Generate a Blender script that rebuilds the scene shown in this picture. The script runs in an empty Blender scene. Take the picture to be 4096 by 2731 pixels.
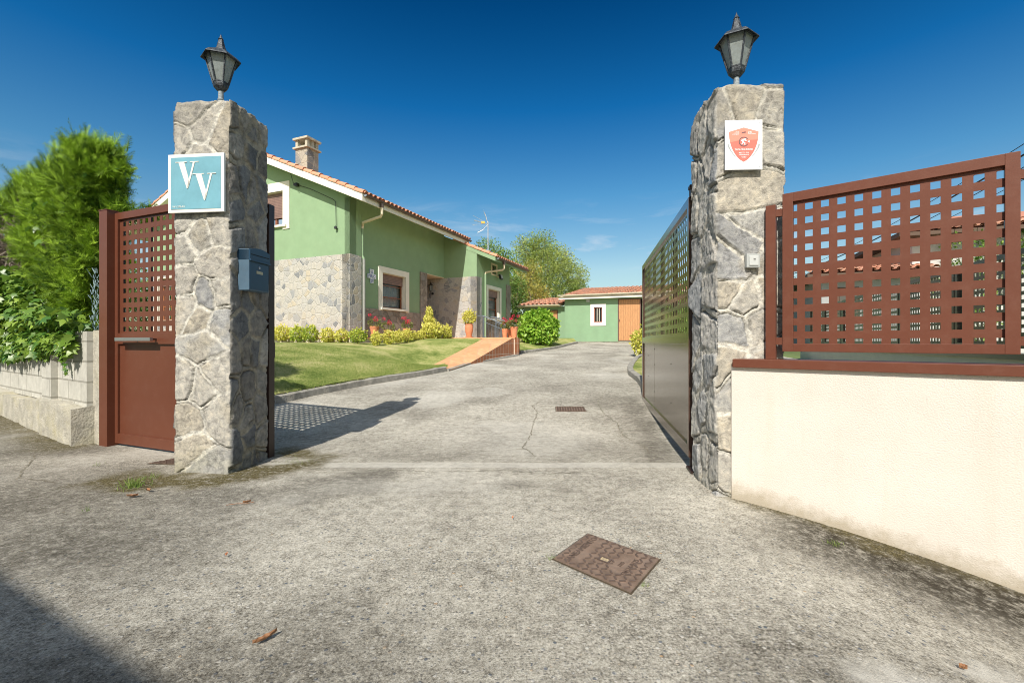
import bpy, math, random
import numpy as np
from mathutils import Vector, Matrix
SC = bpy.context.scene
COL = SC.collection
R = math.radians
# ---------------------------------------------------------------- camera, sky, sun
cam_d = bpy.data.cameras.new('camera'); cam = bpy.data.objects.new('camera', cam_d); COL.objects.link(cam)
cam_d.sensor_width = 36; cam_d.lens = 16; cam_d.clip_start = 0.05; cam_d.clip_end = 3000
EYE = 1.05
cam.location = (0, 0, EYE); cam.rotation_euler = (R(90), 0, 0)
SC.camera = cam
SUN_AZ, SUN_EL = R(14.5), R(43.3)          # direction the light travels (from +Y towards +X) and its elevation
w = bpy.data.worlds.new('World'); SC.world = w; w.use_nodes = True
nt = w.node_tree; nt.nodes.clear()
def N(t, typ, **kw):
    n = t.nodes.new(typ)
    for k, val in kw.items():
        if k.startswith('i_'):
            n.inputs[int(k[2:]) if k[2:].isdigit() else k[2:].replace('_', ' ')].default_value = val
        else: setattr(n, k, val)
    return n
sky = N(nt, 'ShaderNodeTexSky', sky_type='NISHITA', sun_disc=False)
sky.sun_elevation = SUN_EL; sky.sun_rotation = R(180) + SUN_AZ
sky.air_density = 1.0; sky.dust_density = 0.6; sky.ozone_density = 2.2; sky.altitude = 100
hs = N(nt, 'ShaderNodeHueSaturation', i_Hue=0.495, i_Saturation=1.05, i_Value=1.0)
nt.links.new(sky.outputs[0], hs.inputs['Color'])
tc = N(nt, 'ShaderNodeTexCoord')
sep = N(nt, 'ShaderNodeSeparateXYZ'); nt.links.new(tc.outputs['Generated'], sep.inputs[0])
mp = N(nt, 'ShaderNodeMapping'); mp.inputs['Scale'].default_value = (3.0, 3.0, 16.0); mp.inputs['Location'].default_value = (0.35, 0.1, 0.4)
nt.links.new(tc.outputs['Generated'], mp.inputs[0])
cn = N(nt, 'ShaderNodeTexNoise', i_Scale=1.6, i_Detail=9.0, i_Roughness=0.62, i_Distortion=0.6); nt.links.new(mp.outputs[0], cn.inputs['Vector'])
cr = N(nt, 'ShaderNodeMapRange', i_1=0.52, i_2=0.74, i_3=0.0, i_4=0.6); nt.links.new(cn.outputs[0], cr.inputs[0])
hb = N(nt, 'ShaderNodeMapRange', i_1=0.05, i_2=0.12, i_3=0.0, i_4=1.0); nt.links.new(sep.outputs[2], hb.inputs[0])
hc = N(nt, 'ShaderNodeMapRange', i_1=0.20, i_2=0.30, i_3=1.0, i_4=0.0); nt.links.new(sep.outputs[2], hc.inputs[0])
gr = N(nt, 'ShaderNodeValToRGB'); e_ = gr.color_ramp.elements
for i_, (p_, c_) in enumerate([(0.0, (.90, .84, .68)), (.15, (1.1, 1.1, .95)), (.30, (.46, .92, 1.06)), (.45, (.06, .62, 1.0)), (.60, (.006, .34, .64)), (.72, (1.1, 1.1, 1.0)), (1.0, (2.5, 2.0, 1.5))]):  # highest stops, above the frame, raised to add fill light
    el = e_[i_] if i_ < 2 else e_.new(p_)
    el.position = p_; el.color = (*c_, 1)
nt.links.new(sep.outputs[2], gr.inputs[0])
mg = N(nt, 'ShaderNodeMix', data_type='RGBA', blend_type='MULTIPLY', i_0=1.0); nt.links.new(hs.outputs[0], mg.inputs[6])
bk_ = N(nt, 'ShaderNodeMapRange', i_1=.15, i_2=-.5, i_3=0.0, i_4=1.0); nt.links.new(sep.outputs[1], bk_.inputs[0])      # unseen sky behind the camera brightened and whitened, added as fill light
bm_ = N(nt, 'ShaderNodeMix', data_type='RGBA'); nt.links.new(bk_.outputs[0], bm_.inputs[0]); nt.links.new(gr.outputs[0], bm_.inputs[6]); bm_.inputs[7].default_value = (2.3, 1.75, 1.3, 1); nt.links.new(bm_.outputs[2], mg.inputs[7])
m1 = N(nt, 'ShaderNodeMath', operation='MULTIPLY'); nt.links.new(hb.outputs[0], m1.inputs[0]); nt.links.new(hc.outputs[0], m1.inputs[1])
m2 = N(nt, 'ShaderNodeMath', operation='MULTIPLY'); nt.links.new(m1.outputs[0], m2.inputs[0]); nt.links.new(cr.outputs[0], m2.inputs[1])
mx = N(nt, 'ShaderNodeMix', data_type='RGBA'); nt.links.new(m2.outputs[0], mx.inputs[0])
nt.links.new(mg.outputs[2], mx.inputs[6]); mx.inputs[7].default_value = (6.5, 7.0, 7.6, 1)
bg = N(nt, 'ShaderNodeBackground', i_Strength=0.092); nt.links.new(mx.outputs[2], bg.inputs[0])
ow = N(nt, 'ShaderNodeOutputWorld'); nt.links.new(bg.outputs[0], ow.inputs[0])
sun_d = bpy.data.lights.new('sun', 'SUN'); sun_d.energy = 4.5; sun_d.angle = R(0.45); sun_d.color = (1.0, 0.94, 0.84)
sun = bpy.data.objects.new('sun', sun_d); COL.objects.link(sun)
LDIR = Vector((math.sin(SUN_AZ) * math.cos(SUN_EL), math.cos(SUN_AZ) * math.cos(SUN_EL), -math.sin(SUN_EL)))
sun.rotation_euler = LDIR.to_track_quat('-Z', 'Y').to_euler(); sun.location = (-5, -20, 20)
SC.view_settings.view_transform = 'Standard'; SC.view_settings.look = 'None'
SC.view_settings.exposure = 0.36; SC.view_settings.gamma = 1.0; SC.view_settings.use_curve_mapping = False
SC.cycles.pixel_filter_type = 'BLACKMAN_HARRIS'; SC.cycles.filter_width = 1.0
SC.cycles.max_bounces = 8; SC.cycles.diffuse_bounces = 4; SC.cycles.transparent_max_bounces = 12

# ---------------------------------------------------------------- object helpers
rng = np.random.default_rng(7); random.seed(7)
def tag(o, label=None, cat=None, group=None, kind=None):
    if label: o['label'] = label
    if cat: o['category'] = cat
    if group: o['group'] = group
    if kind: o['kind'] = kind
    return o
def thing(name, loc, rotz=0, label=None, cat=None, group=None):
    o = bpy.data.objects.new(name, None); COL.objects.link(o)
    o.location = loc; o.rotation_euler = (0, 0, rotz); o.empty_display_size = .2
    return tag(o, label, cat, group)
def mesh_np(name, V, F, mat, parent=None, attrs=None, uv=None, smooth=False):
    """V (n,3); F (m,k) one k, or a list of such arrays"""
    if not isinstance(F, list): F = [F]
    F = [np.asarray(f, dtype=np.int64) for f in F if len(f)]
    V = np.asarray(V, dtype=np.float32)
    me = bpy.data.meshes.new(name)
    loops = np.concatenate([f.ravel() for f in F]); cnt = np.concatenate([np.full(len(f), f.shape[1]) for f in F])
    st = np.concatenate([[0], np.cumsum(cnt)[:-1]])
    me.vertices.add(len(V)); me.vertices.foreach_set('co', V.ravel())
    me.loops.add(len(loops)); me.loops.foreach_set('vertex_index', loops.astype(np.int32))
    me.polygons.add(len(cnt)); me.polygons.foreach_set('loop_start', st.astype(np.int32)); me.polygons.foreach_set('loop_total', cnt.astype(np.int32))
    if uv is not None:
        l = me.uv_layers.new(name='UVMap'); l.data.foreach_set('uv', np.asarray(uv, dtype=np.float32)[loops].ravel())
    for k, a in (attrs or {}).items():
        a = np.asarray(a, dtype=np.float32)
        if a.ndim == 1:
            at = me.attributes.new(k, 'FLOAT', 'POINT'); at.data.foreach_set('value', a)
        else:
            at = me.attributes.new(k, 'FLOAT_COLOR', 'POINT'); at.data.foreach_set('color', np.concatenate([a, np.ones((len(a), 1), np.float32)], 1).ravel())
    me.update(calc_edges=True); me.validate()
    if smooth: me.polygons.foreach_set('use_smooth', np.ones(len(me.polygons), bool))
    if mat: me.materials.append(mat)
    o = bpy.data.objects.new(name, me); COL.objects.link(o)
    if parent: o.parent = parent
    return o
class MB:
    """collects polygons (any size) with uv in metres"""
    def __init__(s): s.v = []; s.f = []; s.uv = []
    def poly(s, pts, uv=None):
        b = len(s.v); s.v += [tuple(p) for p in pts]; s.f.append(list(range(b, b + len(pts))))
        if uv is None:
            p = [Vector(q) for q in pts]; n = Vector((0, 0, 0))
            for i in range(len(p)): n += (p[i] - p[0]).cross(p[(i + 1) % len(p)] - p[0])
            if n.length < 1e-12: n = Vector((0, 0, 1))
            n.normalize()
            if abs(n.z) > .8: uv = [(q.x, q.y) for q in p]
            else:
                h = Vector((-n.y, n.x, 0)).normalized(); uv = [(q.dot(h), q.z) for q in p]
        s.uv += list(uv)
    def box(s, a, b):
        x0, y0, z0 = a; x1, y1, z1 = b
        if x0 > x1: x0, x1 = x1, x0
        if y0 > y1: y0, y1 = y1, y0
        if z0 > z1: z0, z1 = z1, z0
        s.poly([(x0, y0, z0), (x1, y0, z0), (x1, y0, z1), (x0, y0, z1)])
        s.poly([(x1, y1, z0), (x0, y1, z0), (x0, y1, z1), (x1, y1, z1)])
        s.poly([(x1, y0, z0), (x1, y1, z0), (x1, y1, z1), (x1, y0, z1)])
        s.poly([(x0, y1, z0), (x0, y0, z0), (x0, y0, z1), (x0, y1, z1)])
        s.poly([(x0, y0, z1), (x1, y0, z1), (x1, y1, z1), (x0, y1, z1)])
        s.poly([(x0, y1, z0), (x1, y1, z0), (x1, y0, z0), (x0, y0, z0)])
        return s
    def obox(s, P, ax, ay, az):
        """box from corner P along three edge vectors"""
        P, ax, ay, az = map(Vector, (P, ax, ay, az))
        if ax.cross(ay).dot(az) < 0: P = P + az; az = -az
        c = lambda i, j, k: P + ax * i + ay * j + az * k
        for q in ([(0,0,0),(0,1,0),(1,1,0),(1,0,0)], [(0,0,1),(1,0,1),(1,1,1),(0,1,1)], [(0,0,0),(1,0,0),(1,0,1),(0,0,1)],
                  [(1,1,0),(0,1,0),(0,1,1),(1,1,1)], [(1,0,0),(1,1,0),(1,1,1),(1,0,1)], [(0,1,0),(0,0,0),(0,0,1),(0,1,1)]):
            s.poly([c(*t) for t in q])
        return s
    def prism(s, pts, d):
        """polygon pts (ccw seen against d) extruded by d"""
        pts = [Vector(p) for p in pts]; d = Vector(d); n = len(pts)
        nn = Vector((0, 0, 0))
        for i in range(n): nn += (pts[i] - pts[0]).cross(pts[(i + 1) % n] - pts[0])
        if nn.dot(d) < 0: pts = pts[::-1]
        s.poly([p + d for p in pts]); s.poly(pts[::-1])
        for i in range(n):
            a, b = pts[i], pts[(i + 1) % n]; s.poly([a, b, b + d, a + d])
        return s
    def tube(s, path, r, n=10, caps=True, close=False):
        path = [Vector(p) for p in path]; rs = r if isinstance(r, (list, tuple)) else [r] * len(path)
        rings = []
        prev = None
        for i, p in enumerate(path):
            t = (path[min(i + 1, len(path) - 1)] - path[max(i - 1, 0)]).normalized()
            if prev is None:
                prev = t.orthogonal().normalized()
            prev = (prev - t * prev.dot(t)).normalized(); o = t.cross(prev)
            rings.append([p + (prev * math.cos(2 * math.pi * k / n) + o * math.sin(2 * math.pi * k / n)) * rs[i] for k in range(n)])
        for i in range(len(path) - 1):
            for k in range(n): s.poly([rings[i][k], rings[i][(k + 1) % n], rings[i + 1][(k + 1) % n], rings[i + 1][k]])
        if caps: s.poly(rings[0][::-1]); s.poly(rings[-1])
        return s
    def lathe(s, prof, n=16, c=(0, 0, 0), ph=0.0):
        """prof list of (r,z)"""
        c = Vector(c)
        P = [[c + Vector((r * math.cos(ph + 2 * math.pi * k / n), r * math.sin(ph + 2 * math.pi * k / n), z)) for k in range(n)] for r, z in prof]
        for i in range(len(prof) - 1):
            for k in range(n):
                a, b, cc, d = P[i][k], P[i][(k + 1) % n], P[i + 1][(k + 1) % n], P[i + 1][k]
                if prof[i][0] < 1e-6: s.poly([a, cc, d])
                elif prof[i + 1][0] < 1e-6: s.poly([a, b, cc])
                else: s.poly([a, b, cc, d])
        return s
    def build(s, name, mat, parent=None, smooth=False, bevel=0, loc=None, rotz=None):
        me = bpy.data.meshes.new(name); me.from_pydata(s.v, [], s.f)
        l = me.uv_layers.new(name='UVMap'); uvs = []
        for f in s.f:
            for i in f: uvs += s.uv[i]
        l.data.foreach_set('uv', uvs)
        if smooth or bevel:
            import bmesh
            bm = bmesh.new(); bm.from_mesh(me); bmesh.ops.remove_doubles(bm, verts=bm.verts, dist=1e-5)
            if bevel: bmesh.ops.bevel(bm, geom=[e for e in bm.edges if len(e.link_faces) == 2 and e.calc_face_angle(0) > .5], offset=bevel, segments=2, affect='EDGES', profile=.6)
            bm.to_mesh(me); bm.free()
            if smooth: me.polygons.foreach_set('use_smooth', np.ones(len(me.polygons), bool))
        me.update()
        if mat: me.materials.append(mat)
        o = bpy.data.objects.new(name, me); COL.objects.link(o)
        if parent: o.parent = parent
        if loc: o.location = loc
        if rotz is not None: o.rotation_euler = (0, 0, rotz)
        return o
def plate(mb, P, d, n, xs, zs, solid, th, top=None):
    """wall in the plane P + d*x + Z*z, outer face towards n, cells solid(i,j); thickness th goes behind"""
    P, d, n = Vector(P), Vector(d).normalized(), Vector(n).normalized(); U = Vector((0, 0, 1))
    nx, nz = len(xs) - 1, len(zs) - 1
    S = [[bool(solid(i, j)) for j in range(nz)] for i in range(nx)]
    flip = d.cross(U).dot(n) < 0
    zz = lambda x, z: z if top is None else min(z, top(x))
    q = lambda x, z, y: P + d * x + U * zz(x, z) - n * y
    def add(pts, uv): 
        if flip: pts = pts[::-1]; uv = uv[::-1]
        mb.poly(pts, uv)
    for i in range(nx):
        for j in range(nz):
            x0, x1, z0, z1 = xs[i], xs[i + 1], zs[j], zs[j + 1]
            if top is not None and zz(x0, z1) - zz(x0, z0) < 1e-4 and zz(x1, z1) - zz(x1, z0) < 1e-4: continue
            if S[i][j]:
                uo = 13.7 if abs(d.x) > .5 else 0; uv = [(x0 + uo, z0), (x1 + uo, z0), (x1 + uo, z1), (x0 + uo, z1)]
                add([q(x0, z0, 0), q(x1, z0, 0), q(x1, z1, 0), q(x0, z1, 0)], uv)
                add([q(x1, z0, th), q(x0, z0, th), q(x0, z1, th), q(x1, z1, th)], uv)
                for (cond, a, b) in ((i == 0 or not S[i - 1][j], (x0, z1), (x0, z0)), (i == nx - 1 or not S[i + 1][j], (x1, z0), (x1, z1)),
                                     (j == 0 or not S[i][j - 1], (x0, z0), (x1, z0)), (j == nz - 1 or not S[i][j + 1], (x1, z1), (x0, z1))):
                    if cond: add([q(*a, 0), q(*a, th), q(*b, th), q(*b, 0)], [(a[0], a[1]), (a[0] + th, a[1]), (b[0] + th, b[1]), (b[0], b[1])])
    return mb
def holes(xs0, x1, zs0, z1, rects):
    xs = sorted({xs0, x1, *[r[0] for r in rects], *[r[1] for r in rects]}); zs = sorted({zs0, z1, *[r[2] for r in rects], *[r[3] for r in rects]})
    def solid(i, j):
        cx, cz = (xs[i] + xs[i + 1]) / 2, (zs[j] + zs[j + 1]) / 2
        return not any(r[0] < cx < r[1] and r[2] < cz < r[3] for r in rects)
    return xs, zs, solid
# value noise in numpy
def vnoise(x, y, scale, seed=0, octaves=1, rough=.5):
    out = 0; amp = 1; tot = 0
    for o in range(octaves):
        r = np.random.default_rng(seed * 31 + o); T = r.random((128, 128))
        X = x * scale * 2 ** o + 13.7 * o; Y = y * scale * 2 ** o + 7.1 * o
        xi = np.floor(X).astype(int); yi = np.floor(Y).astype(int); fx = X - xi; fy = Y - yi
        fx = fx * fx * (3 - 2 * fx); fy = fy * fy * (3 - 2 * fy)
        a = T[xi % 128, yi % 128]; b = T[(xi + 1) % 128, yi % 128]; c = T[xi % 128, (yi + 1) % 128]; d = T[(xi + 1) % 128, (yi + 1) % 128]
        out = out + amp * ((a * (1 - fx) + b * fx) * (1 - fy) + (c * (1 - fx) + d * fx) * fy); tot += amp; amp *= rough
    return out / tot
sstep = lambda a, b, x: (lambda t: t * t * (3 - 2 * t))(np.clip((x - a) / (b - a), 0, 1))

# ---------------------------------------------------------------- materials
def new_mat(name):
    m = bpy.data.materials.new(name); m.use_nodes = True; t = m.node_tree; b = t.nodes['Principled BSDF']; return m, t, b
def mat(name, col, rough=.6, metal=0, noise=0, nscale=20, bump=0, bscale=80, spec=.5, coat=0, var=None, transl=0, dirt=0, dirtcol=(.2, .17, .13), dscale=3):
    m, t, b = new_mat(name); L = t.links
    b.inputs['Roughness'].default_value = rough; b.inputs['Metallic'].default_value = metal; b.inputs['Specular IOR Level'].default_value = spec
    b.inputs['Coat Weight'].default_value = coat; b.inputs['Coat Roughness'].default_value = .15
    tcn = N(t, 'ShaderNodeTexCoord')
    rgb = N(t, 'ShaderNodeRGB'); rgb.outputs[0].default_value = (*col, 1); out = rgb.outputs[0]
    if noise:
        n = N(t, 'ShaderNodeTexNoise', i_Scale=nscale, i_Detail=6.0, i_Roughness=.65); L.new(tcn.outputs['Object'], n.inputs['Vector'])
        mr = N(t, 'ShaderNodeMapRange', i_1=.3, i_2=.7, i_3=1 - noise, i_4=1 + noise); L.new(n.outputs[0], mr.inputs[0])
        mm = N(t, 'ShaderNodeMix', data_type='RGBA', blend_type='MULTIPLY', i_0=1.0); L.new(out, mm.inputs[6]); L.new(mr.outputs[0], mm.inputs[7]); out = mm.outputs[2]
    if var:
        a = N(t, 'ShaderNodeAttribute', attribute_name='var'); mm = N(t, 'ShaderNodeMix', data_type='RGBA'); L.new(a.outputs['Fac'], mm.inputs[0])
        L.new(out, mm.inputs[6]); mm.inputs[7].default_value = (*var, 1); out = mm.outputs[2]
    if dirt:
        n = N(t, 'ShaderNodeTexNoise', i_Scale=dscale, i_Detail=8.0, i_Roughness=.7); L.new(tcn.outputs['Object'], n.inputs['Vector'])
        mr = N(t, 'ShaderNodeMapRange', i_1=.48, i_2=.75, i_3=0.0, i_4=dirt); L.new(n.outputs[0], mr.inputs[0])
        mm = N(t, 'ShaderNodeMix', data_type='RGBA'); L.new(mr.outputs[0], mm.inputs[0]); L.new(out, mm.inputs[6]); mm.inputs[7].default_value = (*dirtcol, 1); out = mm.outputs[2]
    L.new(out, b.inputs['Base Color'])
    if bump:
        n = N(t, 'ShaderNodeTexNoise', i_Scale=bscale, i_Detail=4.0); L.new(tcn.outputs['Object'], n.inputs['Vector'])
        bp = N(t, 'ShaderNodeBump', i_Strength=bump, i_Distance=.01); L.new(n.outputs[0], bp.inputs['Height']); L.new(bp.outputs[0], b.inputs['Normal'])
    if transl:
        tr = N(t, 'ShaderNodeBsdfTranslucent'); L.new(out, tr.inputs[0]); ms = N(t, 'ShaderNodeMixShader', i_0=transl)
        L.new(b.outputs[0], ms.inputs[1]); L.new(tr.outputs[0], ms.inputs[2]); L.new(ms.outputs[0], t.nodes['Material Output'].inputs[0])
    return m
def ramp(t, stops):
    r = N(t, 'ShaderNodeValToRGB'); e = r.color_ramp.elements
    while len(e) < len(stops): e.new(.5)
    for i, (p, c) in enumerate(stops): e[i].position = p; e[i].color = (*c, 1)
    return r
def stone_wall_mat(name, scale=3.3, stops=None, mortar=(.52, .50, .44), mw=.035, bump=.6):
    m, t, b = new_mat(name); L = t.links; b.inputs['Roughness'].default_value = .9
    uv = N(t, 'ShaderNodeUVMap'); nz = N(t, 'ShaderNodeTexNoise', i_Scale=3.0, i_Detail=3.0); L.new(uv.outputs[0], nz.inputs['Vector'])
    sc = N(t, 'ShaderNodeVectorMath', operation='SCALE'); sc.inputs['Scale'].default_value = .12; L.new(nz.outputs['Color'], sc.inputs[0])
    ad = N(t, 'ShaderNodeVectorMath', operation='ADD'); L.new(uv.outputs[0], ad.inputs[0]); L.new(sc.outputs[0], ad.inputs[1])
    v1 = N(t, 'ShaderNodeTexVoronoi', voronoi_dimensions='2D', i_Scale=scale, i_Randomness=1.0); L.new(ad.outputs[0], v1.inputs['Vector'])
    v2 = N(t, 'ShaderNodeTexVoronoi', voronoi_dimensions='2D', feature='DISTANCE_TO_EDGE', i_Scale=scale, i_Randomness=1.0); L.new(ad.outputs[0], v2.inputs['Vector'])
    sx = N(t, 'ShaderNodeSeparateColor'); L.new(v1.outputs['Color'], sx.inputs[0])
    rp = ramp(t, stops); rp.color_ramp.interpolation = 'LINEAR'; L.new(sx.outputs[0], rp.inputs[0])
    n2 = N(t, 'ShaderNodeTexNoise', i_Scale=14.0, i_Detail=7.0, i_Roughness=.7); L.new(uv.outputs[0], n2.inputs['Vector'])
    mr = N(t, 'ShaderNodeMapRange', i_1=.3, i_2=.7, i_3=.78, i_4=1.18); L.new(n2.outputs[0], mr.inputs[0])
    mm = N(t, 'ShaderNodeMix', data_type='RGBA', blend_type='MULTIPLY', i_0=1.0); L.new(rp.outputs[0], mm.inputs[6]); L.new(mr.outputs[0], mm.inputs[7])
    e = N(t, 'ShaderNodeMapRange', i_1=mw * .5, i_2=mw * 1.6, i_3=0.0, i_4=1.0); L.new(v2.outputs['Distance'], e.inputs[0])
    mo = N(t, 'ShaderNodeMix', data_type='RGBA'); L.new(e.outputs[0], mo.inputs[0]); mo.inputs[6].default_value = (*mortar, 1); L.new(mm.outputs[2], mo.inputs[7])
    L.new(mo.outputs[2], b.inputs['Base Color'])
    hh = N(t, 'ShaderNodeMath', operation='MULTIPLY_ADD', i_1=.35); L.new(n2.outputs[0], hh.inputs[0]); L.new(e.outputs[0], hh.inputs[2])
    h2 = N(t, 'ShaderNodeMath', operation='MULTIPLY_ADD', i_1=.6); L.new(sx.outputs[1], h2.inputs[0]); L.new(hh.outputs[0], h2.inputs[2])
    bp = N(t, 'ShaderNodeBump', i_Strength=bump, i_Distance=.03); L.new(h2.outputs[0], bp.inputs['Height']); L.new(bp.outputs[0], b.inputs['Normal'])
    return m
CREAMS = [(0, (.22, .23, .24)), (.14, (.32, .325, .325)), (.3, (.43, .41, .36)), (.55, (.48, .445, .38)), (.75, (.43, .42, .39)), (.9, (.50, .43, .32)), (1, (.30, .305, .31))]
CREAMS = [(0, (.20, .21, .22)), (.14, (.31, .315, .32)), (.3, (.42, .405, .37)), (.55, (.47, .445, .395)), (.75, (.41, .405, .39)), (.9, (.47, .42, .33)), (1, (.27, .275, .28))]
M_stone_house = stone_wall_mat('house stone cladding', 4.9, CREAMS, mortar=(.50, .49, .46), mw=.05)
M_stone_plinth = stone_wall_mat('plinth stone cladding', 4.0, [(0, (.20, .17, .14)), (.3, (.30, .26, .22)), (.6, (.36, .31, .26)), (1, (.26, .24, .22))], mortar=(.30, .27, .23), bump=.9)
M_chim = stone_wall_mat('chimney stone', 3.6, [(0, (.16, .17, .18)), (.4, (.28, .27, .25)), (.7, (.42, .38, .30)), (1, (.36, .33, .28))], mortar=(.40, .37, .30))
def painted(name, col, bump=.25, bscale=160, n=.05, dirt=0.0, dcol=(.2, .2, .15)):
    return mat(name, col, .85, noise=n, nscale=2.2, bump=bump, bscale=bscale, spec=.25, dirt=dirt, dirtcol=dcol, dscale=1.3)
M_green = painted('green render', (.25, .37, .22), n=.06, dirt=.10)
M_green2 = painted('green render of the outbuilding', (.225, .355, .22), n=.06, dirt=.12)
M_white = painted('cream white paint', (.80, .77, .68), .1)
M_cream = painted('cream soffit', (.74, .66, .50), .1)
M_wallcream = painted('rough cream render', (.70, .635, .52), .35, 120, .05)
M_brown = mat('brown lacquered steel', (.128, .043, .024), .38, noise=.06, nscale=1.5, spec=.3, coat=.0, dirt=.12, dirtcol=(.22, .13, .10), dscale=9, bump=.02, bscale=30)
M_brown_fence = mat('sun bleached brown steel', (.135, .046, .027), .45, noise=.07, nscale=1.2, spec=.3, coat=.0, dirt=.14, dirtcol=(.28, .16, .12), dscale=12, bump=.03, bscale=60)
M_gate = mat('brown gloss steel', (.075, .042, .030), .2, noise=.05, nscale=1, spec=.7, coat=.6, bump=.015, bscale=9)
M_darkback = mat('dark brown steel', (.03, .016, .013), .45)
M_fenceb = mat('olive brown steel', (.07, .062, .045), .4, coat=.2)
M_steel = mat('brushed steel', (.42, .45, .48), .33, metal=.85, noise=.05)
M_rail = mat('grey blue painted rail', (.12, .15, .18), .45, noise=.1)
M_gutter = mat('brown gutter', (.10, .068, .052), .42, noise=.1, nscale=3)
M_pipegrey = mat('grey drainpipe', (.30, .31, .29), .55, noise=.12)
M_pipegreen = mat('green painted drainpipe', (.25, .37, .22), .55, noise=.05)
M_pipecream = mat('cream drainpipe', (.68, .60, .44), .5, noise=.05)
M_lampm = mat('weathered black iron', (.03, .036, .044), .55, metal=.3, noise=.4, nscale=60, bump=.4, bscale=120, dirt=.6, dirtcol=(.22, .26, .29), dscale=45)
M_lampstem = mat('grey weathered iron', (.24, .28, .30), .6, noise=.4, nscale=50, bump=.3, bscale=100, dirt=.5, dirtcol=(.06, .07, .08), dscale=40)
M_glassmilk = mat('frosted dusty glass', (.34, .39, .39), .4, noise=.2, nscale=30, transl=.35, spec=.6, dirt=.5, dirtcol=(.25, .25, .19), dscale=22)
M_shutter = None
def stripe_mat(name, c1, c2, period, axis=2, rough=.5, bump=.5, coord='Object'):
    m, t, b = new_mat(name); L = t.links; b.inputs['Roughness'].default_value = rough
    tcn = N(t, 'ShaderNodeTexCoord') if coord == 'Object' else N(t, 'ShaderNodeUVMap'); sp = N(t, 'ShaderNodeSeparateXYZ'); L.new(tcn.outputs[coord if coord == 'Object' else 0], sp.inputs[0])
    mu = N(t, 'ShaderNodeMath', operation='MULTIPLY', i_1=1.0 / period); L.new(sp.outputs[axis], mu.inputs[0])
    fr = N(t, 'ShaderNodeMath', operation='FRACT'); L.new(mu.outputs[0], fr.inputs[0])
    rp = ramp(t, [(0, c2), (.12, c1), (.8, c1), (1, c2)]); L.new(fr.outputs[0], rp.inputs[0])
    nz = N(t, 'ShaderNodeTexNoise', i_Scale=6.0, i_Detail=5.0); nm = N(t, 'ShaderNodeMapping'); sc = [30, 30, 30]; sc[axis] = 30; 
    tc2 = N(t, 'ShaderNodeTexCoord'); L.new(tc2.outputs['Object'], nm.inputs[0]); nm.inputs['Scale'].default_value = (6, 6, 1) if coord != 'Object' else (1, 1, 1); L.new(nm.outputs[0], nz.inputs['Vector'])
    mr = N(t, 'ShaderNodeMapRange', i_1=.3, i_2=.7, i_3=.82, i_4=1.15); L.new(nz.outputs[0], mr.inputs[0])
    mm = N(t, 'ShaderNodeMix', data_type='RGBA', blend_type='MULTIPLY', i_0=1.0); L.new(rp.outputs[0], mm.inputs[6]); L.new(mr.outputs[0], mm.inputs[7])
    L.new(mm.outputs[2], b.inputs['Base Color'])
    bp = N(t, 'ShaderNodeBump', i_Strength=bump, i_Distance=.01); L.new(rp.outputs[0], bp.inputs['Height']); L.new(bp.outputs[0], b.inputs['Normal'])
    return m
M_shutter = stripe_mat('brown roller shutter', (.22, .135, .11), (.09, .05, .045), .055, 2)
M_wood = mat('varnished window wood', (.24, .075, .025), .35, noise=.2, nscale=12, coat=.3)
M_board = stripe_mat('vertical board door', (.50, .255, .11), (.30, .145, .06), .085, 0, .5, .4, 'UV')
M_glass = mat('dark window pane', (.02, .025, .03), .04, spec=.9)
M_curtain = stripe_mat('white lace curtain', (.62, .64, .64), (.40, .43, .45), .06, 0, .9, .8, 'UV')
M_dark = mat('dark interior', (.008, .008, .008), .9)
M_terra = mat('terracotta pot', (.60, .23, .11), .75, noise=.15, nscale=14, dirt=.25, dirtcol=(.62, .42, .30), dscale=10)
def rooftile_mat(name, c1, c2, c3, lich=.3):
    m, t, b = new_mat(name); L = t.links; b.inputs['Roughness'].default_value = .85
    a = N(t, 'ShaderNodeAttribute', attribute_name='var'); rp = ramp(t, [(0, c1), (.5, c2), (1, c3)]); L.new(a.outputs['Fac'], rp.inputs[0])
    tcn = N(t, 'ShaderNodeTexCoord'); n = N(t, 'ShaderNodeTexNoise', i_Scale=5.0, i_Detail=8.0, i_Roughness=.75); L.new(tcn.outputs['Object'], n.inputs['Vector'])
    mr = N(t, 'ShaderNodeMapRange', i_1=.5, i_2=.66, i_3=0.0, i_4=lich * 2.2); L.new(n.outputs[0], mr.inputs[0])
    mm = N(t, 'ShaderNodeMix', data_type='RGBA'); L.new(mr.outputs[0], mm.inputs[0]); L.new(rp.outputs[0], mm.inputs[6]); mm.inputs[7].default_value = (.20, .18, .14, 1); L.new(mm.outputs[2], b.inputs['Base Color'])
    return m
M_tile = rooftile_mat('salmon roof tiles', (.60, .27, .16), (.66, .33, .20), (.55, .25, .16), .12)
M_tileold = rooftile_mat('old roof tiles', (.46, .19, .12), (.60, .30, .19), (.40, .22, .16), .42)
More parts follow.
